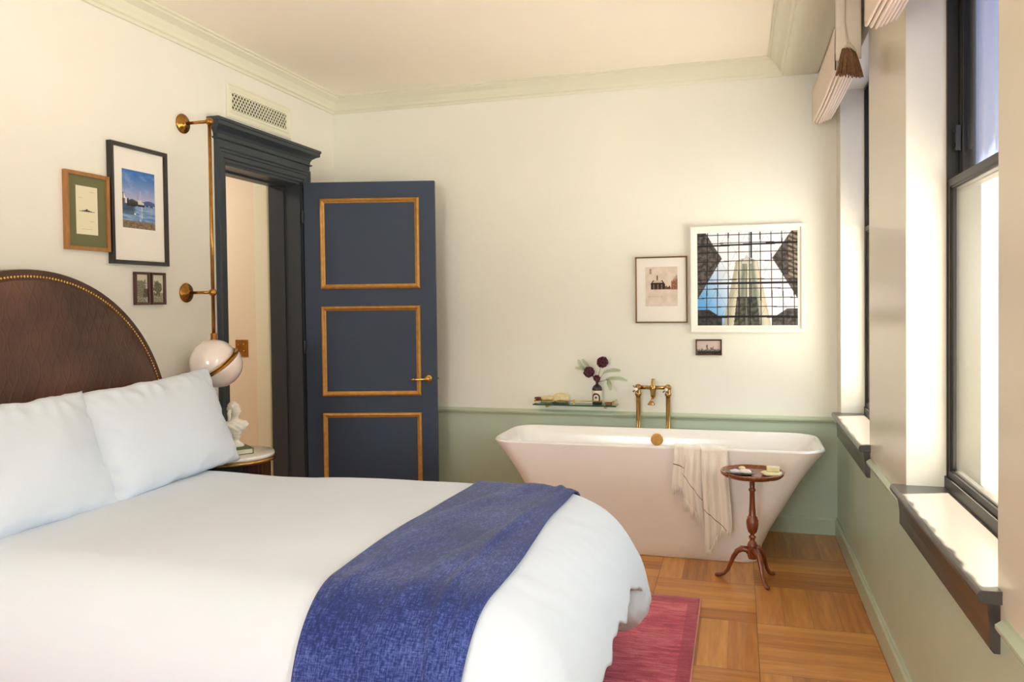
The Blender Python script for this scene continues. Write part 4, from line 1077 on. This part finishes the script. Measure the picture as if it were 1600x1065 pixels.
fern('fern frond arching right level with the flowers', [(-.90, 0, .97), (-.86, -.005, 1.02), (-.80, -.01, 1.033), (-.758, -.01, 1.028)], 4)
fern('fern frond stretched furthest right towards the tap', [(-.885, 0, .958), (-.83, -.01, .975), (-.77, -.01, .978), (-.712, -.01, .962)], 5)
fern('fern frond drooping down at the right of the vase', [(-.88, 0, .955), (-.845, -.02, .968), (-.83, -.03, .94), (-.822, -.03, .90)], 6, .03)
o = MB().box((-.862, yb-.035, SZ+.0005), (-.815, yb+.0, SZ+.024)).build('soap_bar', M['amber'], None, bevel=.005); tag(o, 'brown soap bar at the right end of the glass shelf', 'soap')

# ------------------------------------------------------------------ roman shades
def shade(label, y0, y1, zb, tass, xs=.49):
    t = thing('roman_shade', label, 'window shade', (XR-.08, (y0+y1)/2, ZC), 'roman shades over the windows')
    # front fabric: from the pocket, bulging forward to the stack of folds
    def f(u, v):
        y = y0+(y1-y0)*u; z = CE-.03-(CE-.03-(zb+.10))*v
        x = .500-.052*sstep(.25, 1, v)-.004*math.sin(u*7+v*4)
        return (x, y, z)
    MB().grid(f, 40, 24).build('fabric', M['shade'], t, solid=.003)
    # each hanging fold is a deep U; a strip of them front to back
    nf = 7; x0, x1 = .442, .552; w_ = (x1-x0)/nf
    fo = MB()
    for k in range(nf):
        xc = x0+w_*(k+.5); rr_ = w_*.38; ztop = zb+.21; zl = zb+.010*abs(k-2)*.6
        def g(u, v, xc=xc, rr_=rr_, zl=zl, k=k):
            y = y0+(y1-y0)*v; s = u*2-1; sag = .010*math.sin(PI*v)
            if abs(u-.5) <= .2501:
                a = (u-.25)/.5*PI; return (xc-rr_*math.cos(a), y, zl+rr_*1.3-rr_*1.3*math.sin(a)-sag)
            e = (.25-u)/.25 if u < .25 else (u-.75)/.25
            return (xc+(-rr_ if u < .5 else rr_)*(1-.15*e), y, zl+rr_*1.3+(ztop-zl-rr_)*e-sag)
        fo.grid(g, 20, 24)
    fo.build('folds', M['shadep'], t, solid=.002)
    MB().box((.505, y0, CE-.05), (XR-.006, y1, CE-.012)).build('headrail', M['whitew'], t, bevel=.003)
    MB().grid(lambda u, v: (.560+.004*math.sin(u*8), y0+.01+(y1-y0-.02)*u, zb+.20+(CE-.04-zb-.20)*v), 20, 6).build('back_lining', M['shade'], t, solid=.002)
    MB().grid(lambda u, v: (.448+.112*u, y0-.006-.008*math.sin(PI*u), zb+.055+(CE-.05-zb-.055)*v), 10, 8).build('side_return', M['shade'], t, solid=.002)
    return t
shade('gathered cream roman shade over the far window, with brown tassel', 4.02, 5.165, 2.560, True)
shade('gathered cream roman shade over the near window, cut by the frame top', 2.10, 3.10, 2.462, False)
# tassel: ring of yarn strands hanging from a cord at the near end of the far shade
TSX, TSY, TSZ = .496, 3.96, 2.58
ts = thing('cord_tassel', 'thick brown yarn tassel bunch hanging from a cream cord at the far shade', 'tassel', (TSX, TSY, TSZ))
MB().tube([(.478, 3.985, CE-.02), (.484, 3.975, 2.88), (.482, 3.97, 2.78), (TSX, TSY, 2.665)], .004, 8).build('cord', M['cord'], ts)
MB().tube([(TSX-.022, TSY+.012, 2.632), (TSX-.010, TSY, 2.660), (TSX+.004, TSY-.004, 2.668), (TSX+.018, TSY-.01, 2.650), (TSX+.030, TSY-.012, 2.632)], [.005, .008, .010, .008, .005], 10).build('knot', M['cord'], ts)
st = MB(); rnd = random.Random(5)
for k in range(52):
    u = (k+.5)/52; row = k % 2
    tx_, bx_ = TSX-.026+.056*u, TSX-.056+.118*u
    yy = TSY-.004-.020*math.sin(u*PI)-.010*row
    zt = 2.650-.020*u-rnd.uniform(0, .006); ln = .118+rnd.uniform(-.010, .008)-.012*abs(u-.5)
    sw_ = rnd.uniform(-.004, .004)
    st.tube([(tx_, yy+.006, zt+.006), (tx_*.8+bx_*.2, yy-.002, zt-.018), (tx_*.35+bx_*.65+sw_, yy-.003, zt-ln*.6), (bx_+sw_, yy, zt-ln)], [.0022, .0030, .0026, .0030], 7)
st.build('strands', M['tassel'], ts)
